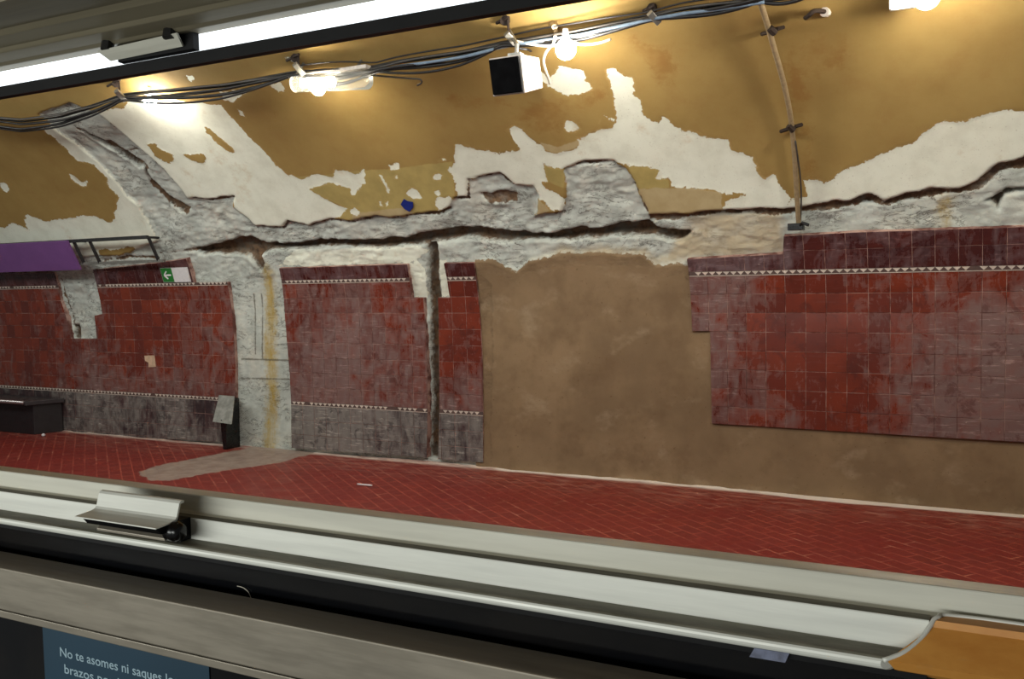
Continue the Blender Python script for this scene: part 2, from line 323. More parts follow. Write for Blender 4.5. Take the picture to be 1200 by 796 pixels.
def wall_grid(name, X0, X1, s0, s1, step, masks=True):
    nx = int((X1 - X0) / step) + 1; ns = int((s1 - s0) / step) + 1
    gx, gs = np.meshgrid(np.linspace(X0, X1, nx), np.linspace(s0, s1, ns)); x = gx.ravel(); s = gs.ravel()
    A = {}
    if masks:
        nz = fbm(x, s, .13, 4, 3) * .034; nz2 = fbm(x, s, .09, 3, 17) * .02
        U = lambda polys: np.max([sdf(XS(p), x, s) for p in polys], 0)
        white = np.minimum(U(WHITE), -U(HOLES)) + nz * .8
        conc = U(CONC) + nz * .7
        groove = U(GROOVE) + nz2 * .9
        shallow = U(SHALLOW) + nz2
        for pl, hw in (([(90, 154), (112, 164), (128, 173)], .016), ([(128, 173), (142, 182), (165, 196)], .062), ([(165, 196), (171, 210), (178, 220)], .022), ([(178, 220), (192, 234), (204, 243)], .066), ([(204, 243), (214, 248)], .05)):
            shallow = np.maximum(shallow, hw - linedist(XS(pl), x, s) + nz2 * .5)
        edge = np.full(x.shape, -1.0)
        for pl, wpx in EDGES:
            q = XS(pl); k = np.hypot(*(XS([(pl[0][0], pl[0][1] + wpx)])[0] - q[0])) / 2
            edge = np.maximum(edge, k * (.55 + 1.1 * fbm(x, s, .22, 2, 77)) - linedist(q, x, s) + nz2 * .55)
        shallow = np.maximum(shallow, edge)
        brown = U(BROWN) + nz * .5
        A = dict(white=white, conc=conc, groove=groove, shallow=shallow, brown=brown, yellow=U(YELLOW) + nz * .3, tan=U(TAN) + nz * .3, beige=U(BEIGE) + nz, stain=U(STAINS) + nz * 2)
        A['drip'] = .09 - linedist(XS([(312, 318), (314, 400), (316, 470), (314, 530)]), x, s)
        A['drip'] = np.maximum(A['drip'], .05 - linedist(XS([(1108, 236), (1108, 264)]), x, s))
        A['board'] = np.max([.010 - linedist(XS(l), x, s) for l in ([(281, 421), (341, 423)], [(281, 444), (341, 445)], [(295, 345), (297, 415)], [(304, 345), (305, 420)])], 0)
        mc = smooth(conc, -.012, .012) * (1 - smooth(brown, -.01, .01)) * (1 - .85 * smooth(white, -.005, .01) * smooth(s, 1.85, 1.9))
        mcb = smooth(conc, -.012, .012) * (1 - smooth(brown, -.01, .01))
        rough = fbm(x, s * 1.6, .30, 5, 40); fine = fbm(x, s * 2.2, .07, 3, 60); ridge = 1 - np.abs(fbm(x * .8 + .3 * fine, s * 2.4, .16, 3, 70)) * 2
        flatcol = 1 - smooth(sdf(XS([(272, 330), (345, 325), (350, 540), (272, 530)]), x, s), -.05, .1) * .8     # the shuttered concrete pier is smoother
        ribm = smooth(sdf(XS([(43, 134), (83, 122), (111, 133), (214, 226), (225, 265), (185, 283), (161, 243), (113, 190)]), x, s), -.1, .05)
        off = -mcb * (.03 - flatcol * (.030 * rough * (1 - .5 * ribm) + .010 * fine * (1 - .6 * ribm) + .007 * np.clip(ridge - .3, 0, 1)))
        off -= smooth(groove, -.014, .02) * .11
        off -= smooth(shallow, -.008, .012) * .022
        off -= smooth(U(CHANNEL), -.06, .08) * .03
        off -= smooth(white, -.004, .006) * .004 * (1 - mcb)
        off += smooth(brown, -.012, .012) * (.004 + .006 * fbm(x, s, .5, 3, 9)) - 0
        # weathered plaster swells a little; the vault itself is not perfectly true
        off += .012 * fbm(x, s, 1.6, 2, 5) * smooth(s, 1.9, 2.4)
    else: off = 0 * x
    P, _ = S(x, s); _, n = S(x, s); P = P + n * off[:, None]
    me = bpy.data.meshes.new(name)
    idx = np.arange(nx * ns).reshape(ns, nx)
    q = np.stack([idx[:-1, :-1], idx[1:, :-1], idx[1:, 1:], idx[:-1, 1:]], -1).reshape(-1, 4)
    me.vertices.add(len(P)); me.vertices.foreach_set('co', P.ravel())
    me.loops.add(q.size); me.loops.foreach_set('vertex_index', q.ravel())
    me.polygons.add(len(q)); me.polygons.foreach_set('loop_start', np.arange(0, q.size, 4)); me.polygons.foreach_set('use_smooth', np.ones(len(q), bool))
    me.update()
    for k, v in A.items():
        a = me.attributes.new(k, 'FLOAT', 'POINT'); a.data.foreach_set('value', v.astype(np.float32))
    for k, v in (('wx', x), ('ws', s)):
        a = me.attributes.new(k, 'FLOAT', 'POINT'); a.data.foreach_set('value', v.astype(np.float32))
    return me

t = NT('peeling_station_wall'); p = t.pos()
n_f = t.math('SUBTRACT', t.noise(26, 8, .72, p), .5); n_m = t.math('SUBTRACT', t.noise(9, 5, .6, p), .5)
pert = t.math('MULTIPLY_ADD', n_f, .075, t.math('MULTIPLY', n_m, .05))
def mask(a, w=.004, k=1.0):
    return t.rng(t.math('MULTIPLY_ADD', pert, k, t.attr(a)), -w, w)
big = t.noise(1.3, 4, .6, p); mid = t.noise(6, 5, .6, p); fin = t.noise(60, 4, .6, p)
ochre = t.mix(t.rng(big, .3, .7), lin((163, 136, 80)), lin((147, 120, 68)))
ochre = t.mix(t.rng(mid, .45, .8, 0, .35), ochre, lin((142, 106, 60)))
ochre = t.mix(t.math('MULTIPLY', t.rng(t.math('MULTIPLY_ADD', pert, 3.0, t.attr('stain')), -.03, .05), t.rng(mid, .3, .65, .05, .55)), ochre, lin((134, 92, 42)))
ochre = t.mix(mask('yellow', .006, .3), ochre, t.mix(t.rng(mid, .35, .7), lin((176, 156, 96)), lin((160, 142, 86))))
ochre = t.mix(mask('tan', .006, .4), ochre, t.mix(t.rng(mid, .3, .7), lin((184, 166, 126)), lin((170, 150, 108))))
whitec = t.mix(t.rng(mid, .35, .75), lin((233, 235, 218)), lin((219, 220, 202)))
whitec = t.mix(t.rng(t.noise(2.2, 6, .7, p), .58, .72, 0, .55), whitec, lin((196, 176, 140)))
whitec = t.mix(t.rng(t.noise(85, 3, .6, p), .64, .7, 0, .4), whitec, lin((150, 138, 116)))
col = t.mix(mask('white', .0025, 1), ochre, whitec)
# rim of stained paint around the flaked plaster
rim = t.math('MULTIPLY', t.rng(t.math('MULTIPLY_ADD', pert, 1.0, t.attr('white')), -.022, -.004), t.rng(t.math('MULTIPLY_ADD', pert, 1.0, t.attr('white')), .004, -.002))
col = t.mix(t.math('MULTIPLY', rim, t.rng(mid, .4, .7, 0, .35)), col, lin((210, 180, 120)))
conc = t.mix(t.rng(mid, .3, .7), lin((200, 205, 196)), lin((174, 179, 171)))
conc = t.mix(t.rng(t.noise(3.1, 5, .65, p), .45, .72, 0, .75), conc, lin((212, 210, 196)))
conc = t.mix(t.rng(t.noise(20, 6, .75, p), .56, .74, 0, .55), conc, lin((116, 112, 102)))
crk = t.math('ABSOLUTE', t.math('SUBTRACT', t.noise(5.5, 8, .72, t.vmul(p, (.8, 1, 2.4)), .8), .5))
crack = t.math('MULTIPLY', t.rng(crk, .016, .004), t.rng(t.noise(2.6, 3, .5, p), .42, .56))
conc = t.mix(t.math('MULTIPLY', crack, .8), conc, lin((72, 64, 54)))
conc = t.mix(t.math('MULTIPLY', mask('beige', .05, 1), t.rng(mid, .2, .6, .55, .95)), conc, lin((186, 172, 144)))
conc = t.mix(t.math('MULTIPLY', t.rng(t.math('MULTIPLY_ADD', pert, 2.5, t.attr('drip')), -.04, .09), t.rng(t.noise(9, 4, .6, t.vmul(p, (1, 1, .25))),   .3, .6, .25, .9)), conc, lin((176, 146, 58)))
conc = t.mix(t.rng(t.math('MULTIPLY_ADD', pert, .3, t.attr('board')), -.004, .006, 0, .7), conc, lin((92, 86, 72)))
# plaster keeps its white where the lower-wall patches are
mconc = t.math('MULTIPLY', mask('conc', .004, .8), t.math('SUBTRACT', 1, t.math('MULTIPLY', t.math('MULTIPLY', mask('white', .004, 1), t.rng(t.attr('ws'), 1.3, 1.35)), t.rng(t.attr('ws'), 2.02, 1.96))))
col = t.mix(mconc, col, conc)
brown = t.mix(t.rng(big, .3, .7), lin((146, 122, 92)), lin((124, 102, 76)))
brown = t.mix(t.rng(t.noise(3.2, 6, .65, p), .45, .7, 0, .6), brown, lin((114, 91, 66)))
brown = t.mix(t.rng(t.noise(2.4, 5, .6, t.vmul(p, (1.3, 1, 1.9))), .55, .75, 0, .55), brown, lin((168, 148, 120)))
brown = t.mix(t.rng(t.noise(40, 3, .6, p), .66, .72, 0, .5), brown, lin((90, 66, 40)))
col = t.mix(mask('brown', .004, 1), col, brown)
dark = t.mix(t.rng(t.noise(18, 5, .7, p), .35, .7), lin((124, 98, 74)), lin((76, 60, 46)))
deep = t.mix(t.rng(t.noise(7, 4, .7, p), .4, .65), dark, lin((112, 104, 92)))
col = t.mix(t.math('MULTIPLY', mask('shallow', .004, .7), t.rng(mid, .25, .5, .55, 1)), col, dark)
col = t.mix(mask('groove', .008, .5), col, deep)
t.set(base=col, rough=t.rng(fin, .3, .7, .78, .95), spec=.25)
relief = t.math('MULTIPLY_ADD', mask('conc', .01, 1), t.math('MULTIPLY_ADD', t.noise(34, 6, .7, p), 1.2, t.math('MULTIPLY', t.noise(9, 7, .7, t.vmul(p, (1, 1, 1.5))), 1.5)), t.math('MULTIPLY', fin, .10))
relief = t.math('SUBTRACT', relief, t.math('MULTIPLY', t.math('MULTIPLY', crack, mask('conc', .01, 1)), .9))
relief = t.math('SUBTRACT', relief, t.math('MULTIPLY', mask('white', .003, 1), .22))
t.bump(relief, .5, .012)
M_WALL = t.m

S_SPLIT = float(XS([(700, 300)])[0][1]) + .22
wl = link('wall_back', wall_grid('wall_back', -13.0, 2.4, -.06, 4.6, .0148), M_WALL); tag(wl, kind='structure')
# the rest of the vault overhead, plain painted plaster
t = NT('painted_vault'); p = t.pos()
t.set(base=t.mix(t.rng(t.noise(1.3, 4, .6, p), .3, .7), lin((164, 132, 84)), lin((148, 117, 70))), rough=.85, spec=.25); t.bump(t.noise(40, 4, .6, p), .1, .004)
cl = link('ceiling', wall_grid('ceiling', -13.0, 2.4, 4.6, 13.5, .2, False), t.m); tag(cl, kind='structure')

# ------------------------------------------------------------------ floor
PLAT = 4.0
nx, ny = 620, 130
gx, gy = np.meshgrid(np.linspace(-13, 2.4, nx), np.linspace(PLAT, D0 + .16, ny)); x = gx.ravel(); y = gy.ravel()
me = bpy.data.meshes.new('floor'); idx = np.arange(nx * ny).reshape(ny, nx)
q = np.stack([idx[:-1, :-1], idx[:-1, 1:], idx[1:, 1:], idx[1:, :-1]], -1).reshape(-1, 4)
z = np.zeros_like(x) + .0015 * fbm(x, y, .8, 2, 5)
dustline = smooth(y + .05 * fbm(x, y, .25, 3, 8), D0 - .05, D0 + .01)
z += dustline * (.012 + .008 * fbm(x, y, .1, 3, 3)) * smooth(fbm(x, 0 * x, 1.4, 2, 31), -.35, .5)
me.vertices.add(len(x)); me.vertices.foreach_set('co', np.stack([x, y, z], 1).ravel())
me.loops.add(q.size); me.loops.foreach_set('vertex_index', q.ravel()); me.polygons.add(len(q)); me.polygons.foreach_set('loop_start', np.arange(0, q.size, 4)); me.polygons.foreach_set('use_smooth', np.ones(len(q), bool)); me.update()
CEM = [(164, 553), (175, 548), (215, 540), (262, 531), (300, 523), (345, 525), (372, 530), (330, 541), (300, 547), (285, 549), (240, 555), (205, 563), (175, 564)]
cem = sdf(flat(CEM), x, y) + fbm(x, y, .12, 3, 4) * .05
wd_ = (.035 + .05 * smooth(fbm(x * .5, 0 * x, .5, 3, 44), -.2, .6) + .075 * smooth(x, -1.75, -1.2) * smooth(.3 - x, -.4, .9)) * smooth(x, -4.1, -3.8)
dl = wd_ - (D0 - y) + fbm(x * .25, y * 2.5, .08, 4, 12) * .035 * smooth(x, -4.1, -3.9) - .03 * (1 - smooth(x, -4.2, -3.9))
for k, v in (('cement', cem), ('dustpile', dl), ('walld', D0 - y)):
    a = me.attributes.new(k, 'FLOAT', 'POINT'); a.data.foreach_set('value', v.astype(np.float32))
t = NT('red_platform_tiles'); p = t.pos()
mp = t.n('ShaderNodeMapping'); mp.inputs['Rotation'].default_value = (0, 0, math.radians(38)); t.put(mp.inputs[0], p)
br = t.n('ShaderNodeTexBrick'); br.offset = .5; br.inputs['Scale'].default_value = 1; br.inputs['Mortar Size'].default_value = .006; br.inputs['Brick Width'].default_value = .20; br.inputs['Row Height'].default_value = .10
br.inputs['Color1'].default_value = lin((122, 42, 33)); br.inputs['Color2'].default_value = lin((108, 37, 30)); br.inputs['Mortar'].default_value = lin((150, 66, 52)); t.put(br.inputs['Vector'], mp.outputs[0])
c = t.mix(t.rng(t.noise(2.0, 5, .6, p), .35, .7), br.outputs['Color'], lin((116, 34, 28)))
c = t.mix(t.math('MULTIPLY', br.outputs['Fac'], t.rng(t.noise(4, 6, .7, p), .5, .72, 0, .8)), c, lin((190, 128, 104)))
dustn = t.noise(7, 6, .7, t.vmul(p, (.5, 2.2, 1)))
c = t.mix(t.math('MULTIPLY', t.rng(t.attr('walld'), .9, -.05), t.rng(dustn, .42, .75, 0, .75)), c, lin((186, 140, 122)))
c = t.mix(t.rng(t.noise(26, 4, .6, t.vmul(p, (.4, 2, 1))), .70, .76, 0, .4), c, lin((200, 160, 140)))
c = t.mix(t.math('MULTIPLY', t.rng(t.attr('walld'), .11, .02), t.rng(t.noise(6, 6, .65, t.vmul(p, (.35, 3, 1))), .3, .62, .1, 1)), c, lin((216, 200, 186)))
c = t.mix(t.rng(t.attr('dustpile'), -.03, .02), c, lin((226, 214, 202)))
c = t.mix(t.math('MULTIPLY', t.rng(t.math('MULTIPLY_ADD', t.math('SUBTRACT', t.noise(20, 4, .6, p), .5), .12, t.attr('cement')), -.012, .012), .92), c, t.mix(t.rng(t.noise(8, 5, .6, p), .3, .7), lin((156, 142, 130)), lin((130, 114, 104))))
t.set(base=c, rough=t.rng(t.noise(5, 4, .6, p), .3, .7, .42, .62), spec=.4); t.bump(t.math('SUBTRACT', t.noise(60, 3, .6, p), t.math('MULTIPLY', br.outputs['Fac'], 1.2)), .2, .002)
fl = link('floor', me, t.m); tag(fl, kind='structure')
M_TRACK = simple('track_concrete', (58, 54, 50), .9, scale=4); M_PLATFRONT = simple('platform_front', (92, 84, 76), .9, scale=4)
b = MB(); b.box((-5.3, PLAT - .1, -.06), (15.4, .2, .12)); b.box((-5.3, PLAT + .1, -.62), (15.4, .1, 1.0)); tag(b.build('platform_edge', M_PLATFRONT, bevel=.01), kind='structure')
b = MB(); b.box((-5.3, 1.4, -1.2), (15.4, 5.6, .1)); tag(b.build('trackbed', M_TRACK), kind='structure')

# ------------------------------------------------------------------ tiled panels
TILE = .1450; STRIP = .036
S1 = float(np.mean([XS([q_])[0][1] for q_ in [(227, 334), (400, 328.3), (807, 319.3), (1000, 318)]]))
S2 = float(np.mean([XS([q_])[0][1] for q_ in [(247, 466.7), (400, 475.7), (565, 485)]]))
TILE = (S1 - S2 - STRIP) / 8
def tile_mat(name, c1, c2, c3, dustc, gloss):
    t = NT(name); p = t.pos()
    uv = t.n('ShaderNodeCombineXYZ'); t.put(uv.inputs[0], t.math('FLOOR', t.math('DIVIDE', t.attr('wx'), TILE))); t.put(uv.inputs[1], t.math('FLOOR', t.math('DIVIDE', t.math('SUBTRACT', t.attr('ws'), S2), TILE)))
    wn = t.n('ShaderNodeTexWhiteNoise', noise_dimensions='2D'); t.put(wn.inputs['Vector'], uv.outputs[0]); r = wn.outputs['Value']
    c = t.mix(t.rng(r, .2, .8), lin(c1), lin(c2)); c = t.mix(t.rng(r, .82, .9, 0, .35), c, lin(c3))
    c = t.mix(t.rng(t.noise(4, 5, .6, p), .4, .75, 0, .5), c, lin(c3))
    sw = t.noise(3.6, 7, .66, p, 1.4); st = t.noise(7, 6, .7, t.vmul(p, (2.4, 1, .35)), .4)
    dd = t.math('MULTIPLY_ADD', t.math('SUBTRACT', sw, .5), 4.4, t.math('MULTIPLY_ADD', t.math('SUBTRACT', st, .5), 2.6, t.math('MULTIPLY', t.math('SUBTRACT', t.noise(30, 5, .7, t.vmul(p, (1, 1, .5))), .5), 1.3)))
    du = t.rng(t.math('ADD', t.math('ADD', dd, t.math('MULTIPLY', t.math('SUBTRACT', r, .5), .14)), t.math('MULTIPLY', t.attr('dust'), 1.5)), .1, 1.45, 0, .80, False)
    swipe = t.n('ShaderNodeTexWave', wave_type='RINGS', rings_direction='Y'); swipe.inputs['Scale'].default_value = 3.2; swipe.inputs['Distortion'].default_value = 9; swipe.inputs['Detail'].default_value = 4; swipe.inputs['Detail Scale'].default_value = 1.6
    t.put(swipe.inputs['Vector'], p)
    du = t.math('MULTIPLY', du, t.rng(swipe.outputs['Fac'], 0, 1, .82, 1.0))
    c = t.mix(du, c, lin(dustc))
    c = t.mix(t.math('MULTIPLY', t.rng(t.noise(22, 5, .65, p), .66, .74), t.rng(t.attr('dust'), .2, .8, .1, .8)), c, lin((204, 186, 168)))
    rot = t.n('ShaderNodeMapping'); rot.inputs['Rotation'].default_value = (0, math.radians(38), 0); rot.inputs['Scale'].default_value = (.22, 1, 2.6); t.put(rot.inputs[0], p)
    rot2 = t.n('ShaderNodeMapping'); rot2.inputs['Rotation'].default_value = (0, math.radians(-55), 0); rot2.inputs['Scale'].default_value = (.25, 1, 2.4); t.put(rot2.inputs[0], p)
    scr = t.math('MAXIMUM', t.rng(t.noise(22, 5, .7, rot.outputs[0], .6), .56, .68), t.rng(t.noise(17, 5, .7, rot2.outputs[0], .9), .58, .70))
    c = t.mix(t.math('MULTIPLY', scr, t.math('MULTIPLY_ADD', du, .85, .05)), c, lin(tuple(min(255, v * 1.42) for v in dustc)))
    c = t.mix(t.math('MULTIPLY', t.rng(t.noise(9, 6, .7, p, .5), .54, .64), .6), c, lin(c3))
    t.set(base=c, rough=t.math('MULTIPLY_ADD', du, .55, gloss, clamp=True), spec=.5); t.bump(t.noise(14, 4, .6, p), .06, .004)
    return t.m
TM = [tile_mat('red_glazed_tile', (122, 50, 31), (106, 43, 30), (82, 37, 30), (120, 100, 96), .22),
      tile_mat('maroon_glazed_tile', (80, 37, 33), (70, 34, 32), (58, 31, 33), (112, 92, 94), .24),
      tile_mat('dusty_plinth_tile', (74, 54, 54), (58, 46, 48), (46, 38, 40), (134, 128, 121), .35)]
t = NT('tile_grout'); p = t.pos(); t.set(base=t.mix(t.rng(t.noise(8, 5, .65, p), .38, .62), lin((176, 144, 132)), lin((100, 58, 50))), rough=.9); M_GROUT = t.m
M_STRIPD = simple('border_dark', (92, 72, 66), .6); M_STRIPW = simple('border_white', (214, 200, 186), .55, scale=8)

def clip_rect(poly, x0, x1, s0, s1):
    def cl(P, f, inter):
        out = []
        for i in range(len(P)):
            a = P[i - 1]; c_ = P[i]; fa, fc = f(a), f(c_)
            if fc:
                if not fa: out.append(inter(a, c_))
                out.append(c_)
            elif fa: out.append(inter(a, c_))
        return out
    ix = lambda v: (lambda a, c_: (v, a[1] + (c_[1] - a[1]) * (v - a[0]) / (c_[0] - a[0])))
    iy = lambda v: (lambda a, c_: (a[0] + (c_[0] - a[0]) * (v - a[1]) / (c_[1] - a[1]), v))
    P = [tuple(q_) for q_ in poly]
    for f, i in ((lambda q_: q_[0] >= x0, ix(x0)), (lambda q_: q_[0] <= x1, ix(x1)), (lambda q_: q_[1] >= s0, iy(s0)), (lambda q_: q_[1] <= s1, iy(s1))):
        P = cl(P, f, i) if P else P
    out = []
    for q_ in P:
        if not out or abs(q_[0] - out[-1][0]) + abs(q_[1] - out[-1][1]) > 1e-5: out.append(q_)
    if len(out) > 1 and abs(out[0][0] - out[-1][0]) + abs(out[0][1] - out[-1][1]) < 1e-5: out.pop()
    if len(out) < 3: return []
    a = sum(out[i - 1][0] * out[i][1] - out[i][0] * out[i - 1][1] for i in range(len(out))) / 2
    return out if abs(a) > 2e-5 else []

def tile_panel(pxpoly, label, blobs, strips=(True, True), proud=.014, xs_poly=None):
    poly = XS(pxpoly) if xs_poly is None else np.array(xs_poly)
    root = empty('tiled_wall_panel', (float(poly[:, 0].mean()), D0, float(max(0, poly[:, 1].min()))))
    tag(root, label, 'tile panel', 'red tiled panels on the platform wall')
    bl = [(XS([(bx, by)])[0], rad, amt) for bx, by, rad, amt in blobs]
    def dust(x, s):
        v = .30
        for c_, rad, amt in bl: v += amt * math.exp(-((x - c_[0]) ** 2 + (s - c_[1]) ** 2) / rad ** 2)
        return v
    rows = []
    for k in range(8): rows.append((S2 + STRIP / 2 + k * TILE, S2 + STRIP / 2 + (k + 1) * TILE, 0))
    for k in range(4): rows.append((S1 + STRIP / 2 + k * TILE, S1 + STRIP / 2 + (k + 1) * TILE, 1))
    for k in range(4): rows.append((S2 - STRIP / 2 - (k + 1) * TILE, S2 - STRIP / 2 - k * TILE, 2))
    X0, X1 = poly[:, 0].min(), poly[:, 0].max()
    V = []; Fc = []; MI = []; AW = []; AS = []; AD = []
    GV = []; GF = []
    rnd = random.Random(int(abs(X0) * 100))
    for s0, s1, mi in rows:
        k = math.floor(X0 / TILE)
        while k * TILE < X1:
            x0, x1 = k * TILE, (k + 1) * TILE; k += 1
            cell = clip_rect(poly, x0, x1, s0, s1)
            if not cell: continue
            P, _ = S([c_[0] for c_ in cell], [c_[1] for c_ in cell], proud - .002)
            b0 = len(GV); GV += [tuple(v) for v in P]; GF.append(tuple(range(b0, b0 + len(P))))
            g = .0016
            til = clip_rect(poly, x0 + g, x1 - g, s0 + g, s1 - g)
            if not til: continue
            cx = sum(c_[0] for c_ in til) / len(til); cs = sum(c_[1] for c_ in til) / len(til)
            tx, ts = rnd.uniform(-.006, .006), rnd.uniform(-.006, .006); tl = rnd.uniform(-.0006, .0006)
            # outer ring (bevel foot) and inner ring (face)
            ring = []
            for sc, o in ((1.0, proud - .002), (.975, proud + .001)):
                P2 = []
                for a, b2 in til:
                    xx = cx + (a - cx) * sc; ss = cs + (b2 - cs) * sc
                    pt, _ = S(xx, ss, o + tl + (xx - cx) * tx + (ss - cs) * ts); P2.append((tuple(pt), xx, ss))
                ring.append(P2)
            n = len(til); b0 = len(V)
            for rr in ring:
                for pt, xx, ss in rr: V.append(pt); AW.append(cx); AS.append(cs); AD.append(dust(xx, ss))
            for i in range(n): Fc.append((b0 + i, b0 + (i + 1) % n, b0 + n + (i + 1) % n, b0 + n + i)); MI.append(mi)
            Fc.append(tuple(b0 + n + i for i in range(n))); MI.append(mi)
    # subdivide the tile faces? dust attribute at corners is enough
    import bmesh
    me = bpy.data.meshes.new('tiles'); me.from_pydata(V, [], Fc); me.update()
    for nm, vals in (('wx', AW), ('ws', AS), ('dust', AD)):
        a = me.attributes.new(nm, 'FLOAT', 'POINT'); a.data.foreach_set('value', np.array(vals, np.float32))
    used = TM
    me.polygons.foreach_set('material_index', MI)
    o = link('tiles', me, used, root)
    # mortar bed with the panel's broken outline
    b = MB(); b.v = GV; b.f = GF; b.mi = [0] * len(GF)
    n = len(poly)
    for i in range(n):
        a, c_ = poly[i], poly[(i + 1) % n]; k = max(1, int(np.hypot(*(c_ - a)) / .08))
        for j in range(k):
            u, v = a + (c_ - a) * j / k, a + (c_ - a) * (j + 1) / k
            p1, _ = S(u[0], u[1], proud - .002); p2, _ = S(v[0], v[1], proud - .002); p3, _ = S(v[0], v[1], -.06); p4, _ = S(u[0], u[1], -.06)
            b.add([p1, p2, p3, p4], [(0, 1, 2, 3)])
    b.build('mortar_bed', M_GROUT, root)
    for sm, on in ((S1, strips[0]), (S2, strips[1])):
        if not on: continue
        bd = MB(); bw = MB()
        cell = clip_rect(poly, -99, 99, sm - STRIP / 2, sm + STRIP / 2)
        if not cell: continue
        xs = sorted(set(round(c_[0], 4) for c_ in cell)); runs = []
        # runs of the strip that lie inside the outline
        N = 400; xx = np.linspace(X0, X1, N); ins = sdf(poly, xx, np.full(N, sm)) > 0; st = None
        for i in range(N):
            if ins[i] and st is None: st = xx[i]
            if st is not None and (not ins[i] or i == N - 1): runs.append((st, xx[i])); st = None
        pitch = .055
        for a, c_ in runs:
            pts = []
            for (u, v, o_) in ((a, -1, proud - .001), (c_, -1, proud - .001), (c_, 1, proud - .001), (a, 1, proud - .001), (a, -1, proud + .002), (c_, -1, proud + .002), (c_, 1, proud + .002), (a, 1, proud + .002)):
                pts.append(S(u, sm + v * STRIP / 2, o_)[0])
            bd.hexa(pts)
            k = math.ceil(a / pitch)
            while (k + 1) * pitch < c_:
                u = k * pitch; k += 1
                if rnd.random() < .04: continue
                tri = [(u + .002, sm + .016), (u + pitch - .002, sm + .016), (u + pitch / 2, sm - .010)]
                top = [S(q_[0], q_[1], proud + .004)[0] for q_ in tri]; bot = [S(q_[0], q_[1], proud + .001)[0] for q_ in tri]
                bw.add(top + bot, [(0, 1, 2), (0, 3, 4, 1), (1, 4, 5, 2), (2, 5, 3, 0)])
            bw.hexa([S(u, sm + v, o_)[0] for o_ in (proud + .0015, proud + .003) for u, v in ((a, -.018), (c_, -.018), (c_, -.013), (a, -.013))])
        e = bd.build('border_strip', M_STRIPD, root); bw.build('white_triangles', M_STRIPW, e)
    return root

long_panel = tile_panel([(-60, 318), (-20, 320), (65, 319), (72, 352), (82, 384), (84, 397), (115, 397), (112, 370), (121, 368), (115, 336), (110, 316), (150, 312), (192, 307), (219, 303), (228, 332), (267, 331), (271, 352), (275, 390), (277, 430), (276, 519), (160, 512), (70, 505), (-60, 500)],
           'long red tiled wall panel behind the bench, with a grey cement gap and an exit sign', [(40, 400, .9, -.42), (165, 380, .55, -.5), (160, 350, .35, -.3), (240, 445, .4, .2), (238, 482, .16, -.9), (100, 440, .5, .25), (110, 485, .6, .45), (200, 480, .6, .4), (75, 360, .3, .35)])
tile_panel([(328, 314), (478, 309.5), (483, 349), (497, 349), (500.5, 400), (502, 480), (501, 536), (343, 525), (342, 470), (340, 430), (335, 370)],
           'chalky red tiled wall panel between the stained concrete pier and the vertical chase', [(400, 380, .9, .22), (380, 420, .7, .2), (345, 375, .25, -.35), (420, 500, .9, .5), (370, 500, .5, .4), (400, 318, .5, -.2)])
tile_panel([(521, 308.5), (556, 307.5), (560, 340), (564, 380), (566, 420), (567, 480), (567, 542), (514.5, 538), (516, 480), (515.5, 420), (514, 349), (528, 349)],
           'narrow strip of red tiles between the vertical chase and the bare brown render', [(540, 355, .45, -.35), (535, 420, .35, -.3), (552, 450, .15, .5), (540, 520, .5, .6)])
tile_panel([(806, 303), (918, 297), (919, 276), (1000, 271.5), (1200, 265), (1330, 261), (1330, 528), (1200, 518), (1073, 510.5), (835, 496), (833, 388), (812, 388)],
           'large red tiled wall panel with a stepped edge, surrounded by bare brown render', [(940, 400, .42, -.65), (965, 370, .35, -.35), (985, 450, .3, -.2), (1130, 430, .18, -.5), (860, 340, .45, .28), (845, 450, .4, .2), (1130, 470, .5, .75), (1180, 430, .5, .6), (900, 470, .35, .15), (1060, 400, .4, -.15), (1150, 290, .6, -.15), (845, 312, .35, .4)], strips=(True, False), proud=.022)

q_ = [W(*v, .0175) for v in ((169, 417), (181, 416.5), (182.5, 430), (174, 430.5), (174, 425), (170, 423))]
b = MB(); b.plate(q_, (0, .004, 0)); b.build('bare_patch', simple('bare_mortar', (206, 176, 146), .8), long_panel)
# ------------------------------------------------------------------ purple station sign on its frame
off = .17
def band(mb, pts4, thick):      # plate between four pixel corners standing `off` from the wall
    q_ = [Vector(v) for v in pts4]; n = (q_[1] - q_[0]).cross(q_[3] - q_[0]).normalized() * thick
    if n.y < 0: n = -n
    mb.plate(q_, n)
def SXS(X, s, o): return Vector(S(X, s, o)[0])
pa = XS([(-70, 285.5), (81, 281.5)]); pb = XS([(-70, 320), (92, 317)])
Xr = float((W(80, 282, .17).x + W(91, 316.5, .17).x) / 2); Xl = Xr - 3.2
zt, zb = W(81, 282, .17), W(91, 316.5, .17)
frame = empty('station_sign', (Xr - .6, D0 - .05, zb.z)); tag(frame, 'purple blank station sign board fixed to a partly empty grey metal frame', 'sign')
yt, yb = zt.y, zb.y
b = MB(); b.plate([(Xl, yb, zb.z), (Xr, yb, zb.z), (Xr, yt, zt.z), (Xl, yt, zt.z)], (0, .03, .006)); b.build('purple_panel', M_PURPLE, frame, bevel=.002)
XR2 = W(186, 304, .14).x
def rail(z_, y_, h_, x0, x1): 
    mb = MB(); mb.box(((x0 + x1) / 2, y_, z_), (x1 - x0, .035, h_)); return mb
rt = W(130, 280, .14); rb = W(140, 307.5, .14)
rail(rt.z, rt.y + .03, .035, Xl, XR2 - .05).build('upper_rail', M_DARKSTEEL, frame, bevel=.002)
rail(rb.z, rb.y + .03, .030, Xl, XR2 + .04).build('lower_rail', M_STEEL, frame, bevel=.002)
